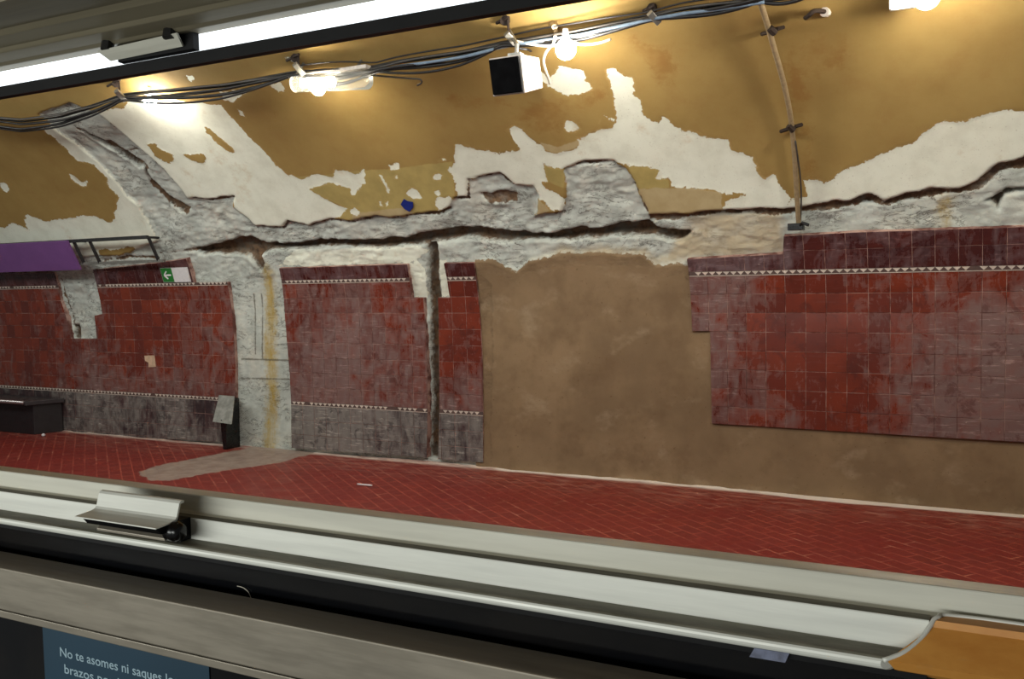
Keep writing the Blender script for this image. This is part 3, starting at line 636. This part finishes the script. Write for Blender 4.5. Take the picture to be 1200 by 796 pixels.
for pxa, pxb in (((103, 281), (113, 308)), ((173, 279), (182, 306)), ((86, 282), (93, 309))):
    a = W(*pxa, .14); c_ = W(*pxb, .14); xx = (a.x + c_.x) / 2
    mb = MB(); mb.tube([(xx, rt.y + .03, rt.z), (xx, rb.y + .03, rb.z)], .02, 4); mb.build('upright', M_DARKSTEEL, frame)
for xx in (XR2 - .08, Xr + .05, Xr - 1.2):
    mb = MB(); mb.tube([(xx, rt.y + .03, rt.z), (xx, rt.y + .30, rt.z)], .014, 6); mb.build('wall_stay', M_DARKSTEEL, frame)

# exit sign
ec = [W(187, 314.5, .035), W(219, 313, .035), W(222.5, 330, .035), W(192, 331.5, .035)]
X0e, X1e = (ec[0].x + ec[3].x) / 2, (ec[1].x + ec[2].x) / 2; zt_, zb_ = (ec[0].z + ec[1].z) / 2, (ec[2].z + ec[3].z) / 2; ye0, ye1 = ec[0].y - .0, ec[3].y
es = empty('exit_sign', ((X0e + X1e) / 2, ye1, zb_)); tag(es, 'small green and white exit sign with a white arrow on maroon tiles', 'sign')
def EP(u, v, o=0): return Vector((X0e + (X1e - X0e) * u, ye1 + (ye0 - ye1) * v - o, zb_ + (zt_ - zb_) * v))
b = MB(); b.plate([EP(0, 0), EP(1, 0), EP(1, 1), EP(0, 1)], (0, .012, 0)); b.build('backing', M_SIGNW, es)
b = MB(); b.plate([EP(.01, .02, .002), EP(.42, .02, .002), EP(.42, .98, .002), EP(.01, .98, .002)], (0, .0015, 0)); gp = b.build('green_field', M_GREEN, es)
b = MB()
for u0, v0, u1, v1, w_ in ((.10, .5, .36, .5, .055), (.10, .5, .22, .76, .055), (.10, .5, .22, .24, .055)):
    A_, B_ = EP(u0, v0, .004), EP(u1, v1, .004); d_ = (B_ - A_).normalized(); n_ = Vector((-d_.z, 0, d_.x)) * (zt_ - zb_) * w_
    b.plate([A_ - n_, B_ - n_, B_ + n_, A_ + n_], (0, .0015, 0))
b.build('arrow', M_SIGNW, gp)

# ------------------------------------------------------------------ bench
M_BENCH = simple('bench_dark', (34, 30, 32), .45); M_BENCHTOP = simple('bench_seat', (70, 66, 68), .35, .4); M_BENCHEDGE = simple('bench_edge', (196, 190, 190), .3, .8)
Db = 6.78
fe = at(29, 472, Db); rr_ = at(71, 464, 7.12); xe = fe.x; zs = at(10, 470, Db).z + .004
bn = empty('bench', (xe - 1.2, 7.0, 0)); tag(bn, 'dark bench with a pale metal front edge against the tiled wall', 'bench')
xre = rr_.x
b = MB(); b.hexa([(xe - 3, Db + .01, zs - .05), (xe, Db + .01, zs - .05), (xre, 7.17, zs - .05), (xe - 3, 7.17, zs - .05), (xe - 3, Db + .01, zs), (xe, Db + .01, zs), (xre, 7.17, zs), (xe - 3, 7.17, zs)]); b.build('seat', M_BENCHTOP, bn, bevel=.006)
b = MB(); b.tube([(xe - 3, Db, zs - .012), (xe - .02, Db, zs - .012)], .02, 10); b.build('front_edge', M_BENCHEDGE, bn, True)
b = MB(); b.hexa([(xe - 3, Db + .1, 0), (xe + .0, Db + .1, 0), (xre - .05, 7.17, 0), (xe - 3, 7.17, 0), (xe - 3, Db + .1, zs - .05), (xe + .0, Db + .1, zs - .05), (xre - .05, 7.17, zs - .05), (xe - 3, 7.17, zs - .05)]); b.build('base', M_BENCH, bn, bevel=.006)

# small metal box at the foot of the tiled panel
Dk = 6.98
k1, k2, k3, k4 = at(256.5, 463.5, 7.06), at(274.5, 465, 7.06), at(271, 497.5, 6.93), at(249, 494.5, 6.93)
mbx = empty('metal_box', ((k3.x + k4.x) / 2, 7.05, 0)); tag(mbx, 'small grey metal box with a sloping lid and a dark base beside the concrete pier', 'box')
b = MB(); b.plate([k4, k3, k2, k1], (0, .012, .004)); lid = b.build('lid', simple('worn_grey_metal', (150, 150, 142), .5, .3, .2, 14), mbx, bevel=.002)
b = MB(); b.ball(k4 * .5 + k3 * .5 + Vector((0, -.004, .03)), .006, 8, 6); b.build('screw', M_BLACK, lid)
xl_, xr_ = k4.x + .06, k2.x - .05
b = MB(); b.hexa([(xl_ + .01, 6.99, 0), (xr_ - .02, 6.99, 0), (xr_ - .01, 7.18, 0), (xl_ + .01, 7.18, 0), (xl_ - .02, 6.99, k3.z + .06), (xr_, 6.99, k3.z + .06), (xr_, 7.18, k2.z - .03), (xl_, 7.18, k1.z - .03)]); b.build('body', M_BLACK, mbx, bevel=.003)

# ------------------------------------------------------------------ conduit, clips, hook
cond = empty('conduit', W(934, 240, .03)); tag(cond, 'thin grey conduit pipe curving down the bare ochre vault', 'pipe')
cp = [(878, -30, .09), (884, -14, .09), (890, 0, .085), (899, 28, .08), (908, 60, .075), (917, 92, .07), (924, 123, .065), (928, 150, .06), (931, 180, .06), (933, 215, .06), (935, 248, .06), (936, 262, .05)]
pts = [W(*c_) for c_ in cp]
def spline(P, k=5):
    P = [Vector(v) for v in P]; out = []
    for i in range(len(P) - 1):
        a, b_, c_, d_ = P[max(i - 1, 0)], P[i], P[i + 1], P[min(i + 2, len(P) - 1)]
        for j in range(k):
            u = j / k; out.append(.5 * ((2 * b_) + (c_ - a) * u + (2 * a - 5 * b_ + 4 * c_ - d_) * u * u + (3 * b_ - a - 3 * c_ + d_) * u ** 3))
    return out + [P[-1]]
b = MB(); b.tube(spline(pts), .018, 10); b.build('pipe', M_CONDUIT, cond, True)
b = MB(); b.tube(spline([W(932, 165, .07), W(937, 200, .06), W(939, 230, .05), W(938, 258, .05)]), .006, 6); b.build('wire', M_CABLEG, cond, True)
for (px, py, o_) in ((905, 36, .085), (927, 150, .065)):
    c0 = W(px - 8, py + 1, .02); c1 = W(px + 8, py - 1, o_ - .03); c2 = W(px, py, o_)
    b = MB(); b.tube([W(px - 12, py + 4, .015), W(px - 6, py + 2, o_ - .02), W(px + 6, py - 2, o_ - .02), W(px + 13, py - 4, .015)], .013, 6); b.tube([W(px - 3, py - 3, o_ + .01), W(px + 3, py + 3, o_ + .01)], .022, 8)
    cl_ = b.build('clamp', M_RUST, cond)
b = MB(); b.box(W(933, 266, .06), (.11, .07, .05)); b.tube([W(938, 264, .08), W(940, 261, .10), W(948, 264, .10)], .012, 6); b.build('end_clip', M_BLACK, cond, bevel=.003)
hk = empty('ceiling_hook', W(955, 14, 0)); tag(hk, 'small rusty iron hook in the vault beside the conduit', 'hook')
b = MB(); b.tube(spline([W(968, 14, -.01), W(963, 13, .06), W(954, 13, .09), (W(948, 18, .10)), W(944, 21, .06)]), .014, 8); b.build('hook', M_RUST, hk, True)
b = MB(); b.tube([W(969, 14.5, -.01), W(966, 14, .03)], .028, 10); b.build('plug', M_WHITEBOX, hk)
ht = empty('broken_anchor', W(650, 31, 0)); tag(ht, 'broken stub of a metal anchor on the vault above the bare bulb', 'anchor')
b = MB(); b.tube([W(649, 28, -.01), W(650, 32, .06)], [.035, .02], 7); b.tube([W(652, 33, .03), W(651, 38, .09)], .012, 6); b.build('stub', M_CONDUIT, ht)

# ------------------------------------------------------------------ speaker
Dsp = 5.42
tl, tr, br_, bl_ = at(573, 68.5, Dsp - .03), at(611, 63.5, Dsp - .03), at(614.5, 111, Dsp + .02), at(577, 112, Dsp + .02)
spx0, spx1 = (tl.x + bl_.x) / 2, (tr.x + br_.x) / 2; zt_, zb_ = (tl.z + tr.z) / 2, (bl_.z + br_.z) / 2; yt_, yb_ = Dsp - .03, Dsp + .02
dep = .27
sp = empty('loudspeaker', ((spx0 + spx1) / 2, Dsp + .14, zb_)); tag(sp, 'white boxed loudspeaker with a black front hanging under the vault', 'speaker')
b = MB(); b.hexa([(spx0, yb_, zb_), (spx1, yb_, zb_), (spx1, yb_ + dep, zb_ + .078), (spx0, yb_ + dep, zb_ + .078), (spx0, yt_, zt_), (spx1, yt_, zt_), (spx1, yt_ + dep, zt_ + .03), (spx0, yt_ + dep, zt_ + .03)]); b.build('cabinet', M_WHITEBOX, sp, bevel=.006)
b = MB(); b.plate([(spx0 + .012, yb_ - .004, zb_ + .008), (spx1 - .008, yb_ - .004, zb_ + .008), (spx1 - .008, yt_ - .004, zt_ - .014), (spx0 + .012, yt_ - .004, zt_ - .014)], (0, -.02, 0)); b.build('grille', M_GRILLE, sp, bevel=.005)
b = MB(); v0 = Vector(((spx0 + spx1) / 2, Dsp + .13, zt_ + .02)); b.tube([v0, v0 + Vector((0, .02, .09)), W(597, 36, .03)], .014, 8); b.box(v0 + Vector((0, 0, .02)), (.09, .06, .02)); b.build('bracket', M_STEEL, sp)
b = MB(); b.tube(spline([W(603, 54, .2), W(610, 57, .2), W(618, 58, .18), W(622, 60, .12)]), .008, 6); b.build('lead', M_CABLE, sp)

# ------------------------------------------------------------------ cables
main = [(-60, 136), (0, 139), (25, 141), (70, 136), (110, 126), (145, 114), (200, 108), (260, 101), (343, 86), (390, 84), (435, 82), (467, 75), (543, 62), (587, 51), (617, 46), (677, 38), (733, 27), (800, 12), (833, 7), (890, -1), (960, -14)]
anch = [-60, 145, 345, 440, 590, 760, 890, 960]
def sagf(x):
    for a, b_ in zip(anch[:-1], anch[1:]):
        if a <= x <= b_: u = (x - a) / (b_ - a); return 4 * u * (1 - u)
    return 0
xs_ = [p_[0] for p_ in main]; ys_ = [p_[1] for p_ in main]
def cable(dy, sag, o_, r_, mat, label, seed, group='cables strung along the vault', x0=-60, x1=960):
    rn = random.Random(seed); ph = rn.uniform(0, 6); P = []
    x_ = x0
    while x_ <= x1:
        y_ = float(np.interp(x_, xs_, ys_)) + dy + sag * sagf(x_) + 1.2 * math.sin(x_ / 47 + ph)
        P.append(W(x_, y_, o_ + .015 * math.sin(x_ / 31 + ph))); x_ += 12
    b = MB(); b.tube(spline(P, 2), r_, 8); o = b.build('cable', mat, None, True); tag(o, label, 'cable', group); return o
BL = 'black cable in the bundle strung along the vault past the lamps'
cable(-1.5, 2, .10, .009, M_CABLE, BL, 1); cable(0, 5, .13, .010, M_CABLE, BL, 2); cable(1.5, 8, .15, .012, M_CABLE, BL, 3); cable(-2.5, 0, .09, .008, M_CABLE, BL, 4); cable(2.5, 3, .12, .010, M_CABLE, BL, 6)
cable(2.5, 12, .17, .009, M_CABLE, 'lowest black cable, sagging deepest below the bundle on the vault', 5, x0=-60, x1=590)
cable(-7, -3, .07, .006, M_CABLE, 'thin black cable running highest, above the bundle on the vault', 9, x0=345, x1=960)
cable(3.0, 1, .15, .011, M_CABLEB, 'pale blue grey cable in the bundle beside the bare bulb', 7, x0=440, x1=900)
cable(1, -3, .12, .008, M_CABLEG, 'grey cable in the bundle strung along the vault', 8)
b = MB(); b.tube(spline([W(604, 48, .14), W(622, 52, .16), W(640, 54, .17), W(655, 52, .18), W(664, 47, .18), W(680, 52, .18), (W(700, 51, .16)), W(716, 46, .13)]), .009, 8)
tag(b.build('cable', M_CABLEW, None, True), 'white flex draped either side of the bare bulb', 'cable')
b = MB(); b.tube(spline([W(650, 42, .15), W(649, 50, .16), W(640, 61, .17), W(637, 72, .17), W(640, 84, .16), W(643, 92, .14), W(644, 98, .13)]), .010, 8)
tag(b.build('cable', M_CABLEW, None, True), 'loose white cord dangling beside the bare bulb', 'cable')
b = MB(); b.tube(spline([W(432, 88, .12), W(455, 90, .13), W(480, 92, .13), W(492, 93, .12), W(494, 97, .11), W(489, 100, .11)]), .007, 8)
tag(b.build('cable', M_CABLEG, None, True), 'short loose cable end hooked past the tubular lamp', 'cable')

# ------------------------------------------------------------------ hangers carrying the cables
def hanger(px, py, label, h=22, lean=6):
    a = W(px - lean, py - h, 0); r = empty('cable_hanger', a); tag(r, label, 'hanger', 'cable hangers on the vault')
    b = MB(); b.tube([W(px - lean, py - h, -.02), W(px - lean, py - h, .03)], .035, 8); b.tube([W(px - lean - 10, py - h + 3, .015), W(px - lean + 4, py - h - 4, .03)], .012, 6); b.build('anchor_plate', M_RUST, r)
    b = MB(); b.tube(spline([W(px - lean + 3, py - h - 3, .02), W(px - lean + 4, py - h * .55, .08), W(px, py, .14)]), .009, 6); b.build('rod', M_RUST, r)
    A_ = W(px - 5, py - 7, .15); B_ = W(px + 6, py + 5, .16); b = MB(); b.tube([A_, B_], .028, 4); b.build('clip', M_STEEL, r, bevel=.003)
    return r
hanger(598, 46, 'rusty cable hanger directly above the loudspeaker')
hanger(141, 113, 'cable hanger above the broken concrete rib', 15, 5)
hanger(350, 82, 'cable hanger over the end of the tubular lamp', 14, 4)
hanger(766, 22, 'slim cable hanger between the bare bulb and the conduit', 12, 2)

# ------------------------------------------------------------------ lamps
def bulb(px, py, o_, r_, label, cord=True):
    c_ = W(px, py, o_); g = empty('bare_bulb', c_ + Vector((0, 0, r_ + .05))); tag(g, label, 'lamp', 'lit bulbs along the vault')
    b = MB(); b.ball(c_, r_, 20, 14); b.build('globe', M_BULB, g, True)
    b = MB(); b.tube([c_ + Vector((0, 0, r_ * .9)), c_ + Vector((0, 0, r_ * .9 + .07))], [.024, .018], 10); b.build('socket', M_WHITEBOX, g)
    return g
bulb(663, 58, .30, .066, 'bare glowing round bulb hanging beside the loudspeaker')
bulb(1086, -4, .32, .068, 'glowing bulb at the top of the frame above the large tiled panel')
bulb(176, 119, .10, .055, 'glowing bulb above the bare white plaster next to the broken concrete rib')
bulb(1560, -120, .32, .075, 'glowing bulb further along the vault past the large tiled panel')
# tubular lamp with a clear cover
tA, tB = W(344, 98, .20), W(433, 94, .20)
tl_ = empty('tube_lamp', (tA + tB) / 2); tag(tl_, 'lit tubular lamp in a clear cover below the cables', 'lamp')
t = NT('clear_cover'); t.set(base=lin((230, 232, 225)), rough=.12, trans=.85, spec=.5); t.b.inputs['IOR'].default_value = 1.15; M_CLEAR = t.m
b = MB(); b.tube([tA, tA + (tB - tA) * .02, tA + (tB - tA) * .98, tB], [.055, .068, .068, .055], 16); b.build('cover', M_CLEAR, tl_, True)
up = Vector((0, .03, .075))
b = MB(); b.box((tA + tB) / 2 + up, ((tB - tA).length * 1.0, .09, .03), Matrix.Rotation(0, 3, 'X')); b.build('housing', M_WHITEBOX, tl_, bevel=.006)
b = MB(); b.tube([tA + (tB - tA) * .12, tA + (tB - tA) * .55], .030, 14); b.build('tube', M_TUBE, tl_, True)
for u in (.03, .8):
    b = MB(); v0 = tA + (tB - tA) * u; b.tube([v0 + Vector((0, .02, .08)), v0 + Vector((0, .10, .17))], .012, 6); b.build('mount', M_STEEL, tl_)
gb = W(373, 104, .24); b = MB(); b.ball(gb, .052, 18, 12); b.build('bulb', M_BULB, tl_, True)
# square lit fixture beside the topmost bulb
sq = W(1056, -4, .18); sl = empty('square_lamp', sq); tag(sl, 'small square lit lamp at the top edge next to the bulb', 'lamp')
b = MB(); b.box(sq, (.10, .05, .12)); b.build('bright_face', M_TUBE, sl, bevel=.008)
b = MB(); b.box(sq + Vector((0, .05, .02)), (.13, .05, .15)); b.build('housing', M_WHITEBOX, sl, bevel=.006)

# blue tape, debris
q_ = [W(*v, .012) for v in ((470, 240), (474, 233.5), (478, 236), (484, 237), (484.5, 243), (480, 248.5), (474, 245))]
b = MB(); b.plate(q_, (0, -.008, .002)); tag(b.build('blue_tag', M_BLUE), 'torn scrap of bright blue tape on the yellowish wall', 'tape')
d_ = flat([(419, 569.5), (436, 571)]); b = MB(); b.tube([(d_[0][0], d_[0][1], .014), (d_[1][0], d_[1][1], .014)], .007, 6); tag(b.build('plaster_stick', M_SIGNW), 'thin white sliver lying on the red floor', 'debris')
d_ = flat([(51, 512)])[0]; b = MB(); b.ball((d_[0], d_[1], .02), .022, 8, 6, (1, 1, .8)); tag(b.build('plaster_crumb', M_SIGNW), 'white crumb of plaster on the red floor near the bench', 'debris')

# ================================================================== TRAIN WINDOW
def metal(name, col, rough, met, wear=.06):
    t = NT(name); p = t.pos(); st = t.noise(14, 5, .6, t.vmul(p, (.35, 6, 6)))
    c = lin(col); t.set(base=t.mix(t.rng(st, .3, .75), c, tuple(v * (1 - 3 * wear) for v in c[:3]) + (1,)), rough=t.rng(t.noise(30, 4, .6, t.vmul(p, (.4, 3, 3))), .3, .7, rough - .06, rough + .08), metal=met)
    t.bump(t.noise(90, 3, .6, t.vmul(p, (.3, 3, 3))), .05, .001); return t.m
M_ALU = metal('brushed_aluminium', (208, 206, 192), .5, .12)
M_ALUW = metal('pale_aluminium', (232, 233, 224), .45, .1)
M_ALUD = metal('worn_aluminium', (146, 138, 124), .38, .4)
M_GASKET = simple('black_gasket', (9, 9, 11), .5, spec=.2)
t = NT('dark_glass'); p = t.pos(); t.set(base=t.mix(t.rng(t.noise(9, 5, .6, p), .4, .8, 0, .5), lin((10, 11, 14)), lin((30, 27, 24))), rough=.14, spec=.5); M_PANE = t.m
XL, XR = -2.6, .75
wf = empty('window_1', (-.6, .63, EYE - .35)); tag(wf, 'open carriage window frame of bare aluminium seen from inside the train', 'window', kind='structure')
b = MB(); b.extrude([(.660, -.1993), (.641, -.1993), (.641, -.2165), (.634, -.2165), (.634, -.26), (.660, -.26)], XL, XR); b.build('outer_sill', M_ALU, wf, bevel=.0012)
# inner lower rail: dark flat top and satin face
b = MB(); b.extrude([(.600, -.2712), (.5615, -.2712), (.5615, -.3133), (.575, -.3133), (.575, -.30), (.600, -.30)], XL, XR); b.build('lower_rail', M_ALUD, wf, bevel=.0014)
b = MB(); b.extrude([(.578, -.3145), (.5625, -.3145), (.5625, -.3217), (.578, -.3217)], XL, XR); b.build('glazing_bead', M_ALUD, wf, bevel=.0008)
b = MB(); b.extrude([(.575, -.3217), (.570, -.3217), (.570, -.80), (.575, -.80)], XL, XR); b.build('pane', M_PANE, wf)
# sash tipped inwards: pale face, ledge and rounded nose over a black pane
sa = empty('window_sash', (-.9, .615, EYE - .29)); tag(sa, 'tilted aluminium window sash with a pale face and rounded lip below the opening', 'window sash')
XE = -.040
nose = [(.6022 + .004 * (1 - math.sin(a)), -.2406 + .0042 * math.cos(a)) for a in np.linspace(0, math.pi, 9)]
b = MB(); b.extrude([(.634, -.2165), (.6244, -.2166), (.624, -.2172), (.6238, -.2365)] + nose + [(.634, -.2450)], XL, XE); b.v = [(x_ - (.026 * min(1, max(0, (.624 - y_) / .022)) if x_ == XE else 0), y_, z_) for x_, y_, z_ in b.v]; sr = b.build('sash_rail', M_ALUW, sa, bevel=0)
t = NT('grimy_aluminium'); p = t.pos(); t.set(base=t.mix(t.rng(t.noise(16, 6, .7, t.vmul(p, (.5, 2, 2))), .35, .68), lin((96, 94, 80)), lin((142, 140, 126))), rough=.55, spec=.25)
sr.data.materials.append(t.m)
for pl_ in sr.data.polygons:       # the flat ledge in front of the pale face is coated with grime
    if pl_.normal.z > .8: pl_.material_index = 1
b = MB(); b.extrude([(.618, -.2450), (.612, -.2450), (.612, -.300), (.618, -.300)], XL, XR); b.build('sash_pane', M_PANE, sa)
b = MB(); b.extrude([(.607, -.2450), (.607, -.2490), (.612, -.2490), (.612, -.2450)], XL, XE); b.build('gasket', M_GASKET, sa)
# latch handle on the sash
hx0, hx1 = -.780, -.671
def HP(pr, x0=hx0, x1=hx1, sh0=0, sh1=0):
    mb = MB(); return mb.extrude(pr, x0, x1)
hd = HP([(.6160, -.2005), (.6165, -.1985), (.6150, -.1975), (.6125, -.1980), (.6105, -.2000), (.6068, -.2118), (.6050, -.2138), (.6000, -.2150), (.5825, -.2163), (.5825, -.2176), (.6010, -.2164), (.6070, -.2152), (.6088, -.2125), (.6125, -.2008)])
hd = hd.build('latch_handle', M_ALUW, sa, bevel=.0004); hd['label'] = 'silver latch handle'
b = MB(); b.extrude([(.6110, -.2130), (.6070, -.2153), (.5850, -.2178), (.5900, -.2240), (.612, -.2250)], hx0 + .008, hx1 - .002); b.build('rubber_grip', M_GASKET, hd)
b = MB(); b.extrude([(.614, -.2255), (.604, -.2260), (.597, -.2300), (.597, -.2325), (.604, -.2340), (.614, -.2364)], hx0 + .012, hx1 - .006); b.build('keeper_strip', M_ALUD, hd, bevel=.0005)
b = MB(); cc = Vector((hx1 + .0005, .6035, EYE - .2240)); b.tube([cc + Vector((-.006, 0, 0)), cc + Vector((.004, 0, 0)), cc + Vector((.007, 0, 0))], [.0095, .0095, .006], 18); b.ball(cc + Vector((.005, 0, 0)), .0085, 16, 10, (.7, 1, 1)); b.build('end_cap', M_BLACK, hd, True)
b = MB(); b.extrude([(.6240, -.2362), (.611, -.2362), (.611, -.2160), (.6240, -.2160)], hx0 + .014, hx1 - .001); b.build('latch_body', M_GASKET, hd)
# head of the window with the glowing white strip
t = NT('dark_head'); p = t.pos(); t.set(base=t.mix(t.rng(t.noise(6, 4, .6, t.vmul(p, (.2, 5, 5))), .3, .7), lin((134, 126, 104)), lin((108, 100, 82))), rough=.5, metal=.3); M_HEAD = t.m
b = MB(); b.extrude([(.668, .2105), (.664, .2098), (.664, .2210), (.676, .2210), (.676, .2105)], XL, XR); b.build('head_gasket', M_GASKET, wf)
b = MB(); b.extrude([(.672, .2375), (.652, .2378), (.648, .2405), (.632, .2440), (.628, .2475), (.610, .2520), (.604, .2560), (.56, .262), (.56, .30), (.676, .30)], XL, XR); b.build('head_rail', M_HEAD, wf, bevel=.0008)
b = MB()
b.plate([(-.797, .646, EYE + .2325), (-.688, .646, EYE + .2352), (-.691, .656, EYE + .2252), (-.790, .656, EYE + .2237)], (0, .002, .001)); stp = b.build('strike_plate', M_ALU, wf); stp['label'] = 'silver strike plate'
for xx in (-.785, -.70): 
    b = MB(); b.tube([(xx, .648, EYE + .232), (xx, .650, EYE + .2405)], .006, 8); b.build('strike_post', M_BLACK, stp)
b = MB(); b.extrude([(.665, .2215), (.658, .2222), (.658, .2375), (.665, .2375)], -.782, -.679); b.build('strike_shadow', M_GASKET, stp)  # black block put in for the dark shadow under the strike plate
ls = empty('white_strip', (-1.2, .668, EYE + .221)); tag(ls, 'long bright white strip along the head of the window', 'lamp')  # bright strip built as an emitter
b = MB(); b.extrude([(.666, .2212), (.6655, .2372), (.671, .2372), (.671, .2212)], XL, XR); b.build('bright_face', M_STRIP, ls)
b = MB(); b.extrude([(.671, .2210), (.671, .2376), (.676, .2376), (.676, .2210)], XL, XR); b.build('housing', M_BLACK, ls)
# orange board closing the end of the sash
t = NT('orange_board'); p = t.pos()
c = t.mix(t.rng(t.noise(12, 6, .65, t.vmul(p, (1, 2, 2))), .35, .7), lin((212, 150, 72)), lin((192, 126, 54))); c = t.mix(t.rng(t.noise(30, 6, .7, t.vmul(p, (.6, 2.5, 2.5))), .58, .72, 0, .5), c, lin((190, 150, 100)))
t.set(base=c, rough=.5); t.bump(t.noise(120, 4, .6, p), .1, .001)
ob = empty('end_board', (.1, .61, EYE - .25)); tag(ob, 'orange brown board covering the end of the window sill', 'board')
# face runs from the sash top out to the lip, its end cut on a slant
pr = [(.634, -.2150, -.030), (.6235, -.2158, -.036), (.6225, -.2200, -.038), (.6010, -.2372, -.062), (.6060, -.2440, -.058), (.612, -.2480, -.05), (.634, -.2480, -.03)]
vs = [(x_, d, EYE + h) for d, h, x_ in pr] + [(XR, d, EYE + h) for d, h, x_ in pr]; n = len(pr)
b = MB(); b.add(vs, [(i, (i + 1) % n, n + (i + 1) % n, n + i) for i in range(n)] + [tuple(range(n - 1, -1, -1)), tuple(range(n, 2 * n))]); b.build('board', t.m, ob)
b = MB(); b.tube(spline([(XR, .6345, EYE - .2150), (.10, .6345, EYE - .2150), (-.02, .6345, EYE - .2150), (-.035, .628, EYE - .2152), (-.039, .6225, EYE - .2190), (-.044, .6160, EYE - .2260), (-.053, .607, EYE - .2330), (-.064, .6008, EYE - .2375)], 4), .0015, 8); b.build('edging', M_ALUW, ob, True)

# warning sticker on the lower pane
t = NT('teal_sticker'); p = t.pos(); t.set(base=t.mix(t.rng(t.noise(5, 3, .5, p), .3, .7), lin((34, 62, 80)), lin((28, 54, 70))), rough=.35); M_TEAL = t.m
Dg = .570
st = empty('warning_sticker', (-.7, Dg, EYE - .42)); tag(st, 'dark teal warning sticker with pale Spanish text on the lower glass', 'sticker')
b = MB(); b.box((( -1.432 - 1.05) / 2 * Dg, Dg - .0006, EYE - .3235 - .06), ((1.432 - 1.05) * Dg, .0008, .12)); b.build('sticker_sheet', M_TEAL, st)
M_TXT = simple('sticker_text', (150, 176, 188), .5, wear=.03)
def text(s_, x_, z_, width, size):
    cu = bpy.data.curves.new('t', 'FONT'); cu.body = s_; cu.size = size; cu.extrude = .0001; cu.resolution_u = 4; cu.offset = .00012
    o = bpy.data.objects.new('t', cu); C.objects.link(o); bpy.context.view_layer.update()
    dg = bpy.context.evaluated_depsgraph_get(); me = bpy.data.meshes.new_from_object(o.evaluated_get(dg)); bpy.data.objects.remove(o); bpy.data.curves.remove(cu)
    xs = [v.co.x for v in me.vertices]; k = width / (max(xs) - min(xs)); x0 = min(xs)
    for v in me.vertices:
        v.co = Vector((x_ + (v.co.x - x0) * k, Dg - .0012 - v.co.z, z_ + v.co.y))
    return link('lettering', me, M_TXT, st)
text('No te asomes ni saques los', -1.389 * Dg, EYE - .6125 * Dg, .274 * Dg, .0125)
text('brazos por la ventanilla', -1.380 * Dg, EYE - .6400 * Dg, .256 * Dg, .0125)
# reflection in the dark pane, built as a small pale plate, and a hair
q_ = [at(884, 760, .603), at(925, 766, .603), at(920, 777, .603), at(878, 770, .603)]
b = MB(); b.plate(q_, (0, .009, 0)); tag(b.build('pane_reflection', simple('pale_reflection', (120, 126, 150), .4, 0, .3, 120)), 'small pale bluish reflection on the black pane, built as a plate', 'reflection')
b = MB(); b.tube(spline([at(278, 687, .6105), at(285, 689, .6105), at(291, 694, .6105), at(294, 701, .6105)]), .00035, 5); tag(b.build('fibre', M_CABLEW), 'pale curled fibre on the black pane', 'fibre')

# ================================================================== LIGHT
def area(name, loc, target, size, sizey, power, col):
    l = bpy.data.lights.new(name, 'AREA'); l.shape = 'RECTANGLE'; l.size = size; l.size_y = sizey; l.energy = power; l.color = col
    o = bpy.data.objects.new(name, l); C.objects.link(o); o.location = loc; o.rotation_euler = (Vector(target) - Vector(loc)).to_track_quat('-Z', 'Y').to_euler(); return o
# station luminaires over the tracks, out of frame above
area('track_luminaire', (-8, 3.4, 3.75), (-8, 6.6, 0.9), 5.0, .9, 92, (.97, 1, .96))
area('track_luminaire', (-2.6, 3.4, 3.75), (-2.6, 6.6, 0.9), 5.0, .9, 66, (.97, 1, .98))
# added carriage fill behind the viewer, lowered to brighten the sill's upright faces
area('carriage_fill', (-1.6, -1.7, EYE - .16), (-.9, .7, EYE - .2), 3.6, .4, 46, (.97, 1, .95))
wd = bpy.data.worlds.new('world'); bpy.context.scene.world = wd; wd.use_nodes = True
wd.node_tree.nodes['Background'].inputs[0].default_value = (.88, .9, .88, 1); wd.node_tree.nodes['Background'].inputs[1].default_value = .10
sc = bpy.context.scene
sc.view_settings.view_transform = 'Standard'; sc.view_settings.look = 'None'; sc.view_settings.exposure = 0.16; sc.view_settings.gamma = 1; sc.view_settings.use_curve_mapping = False
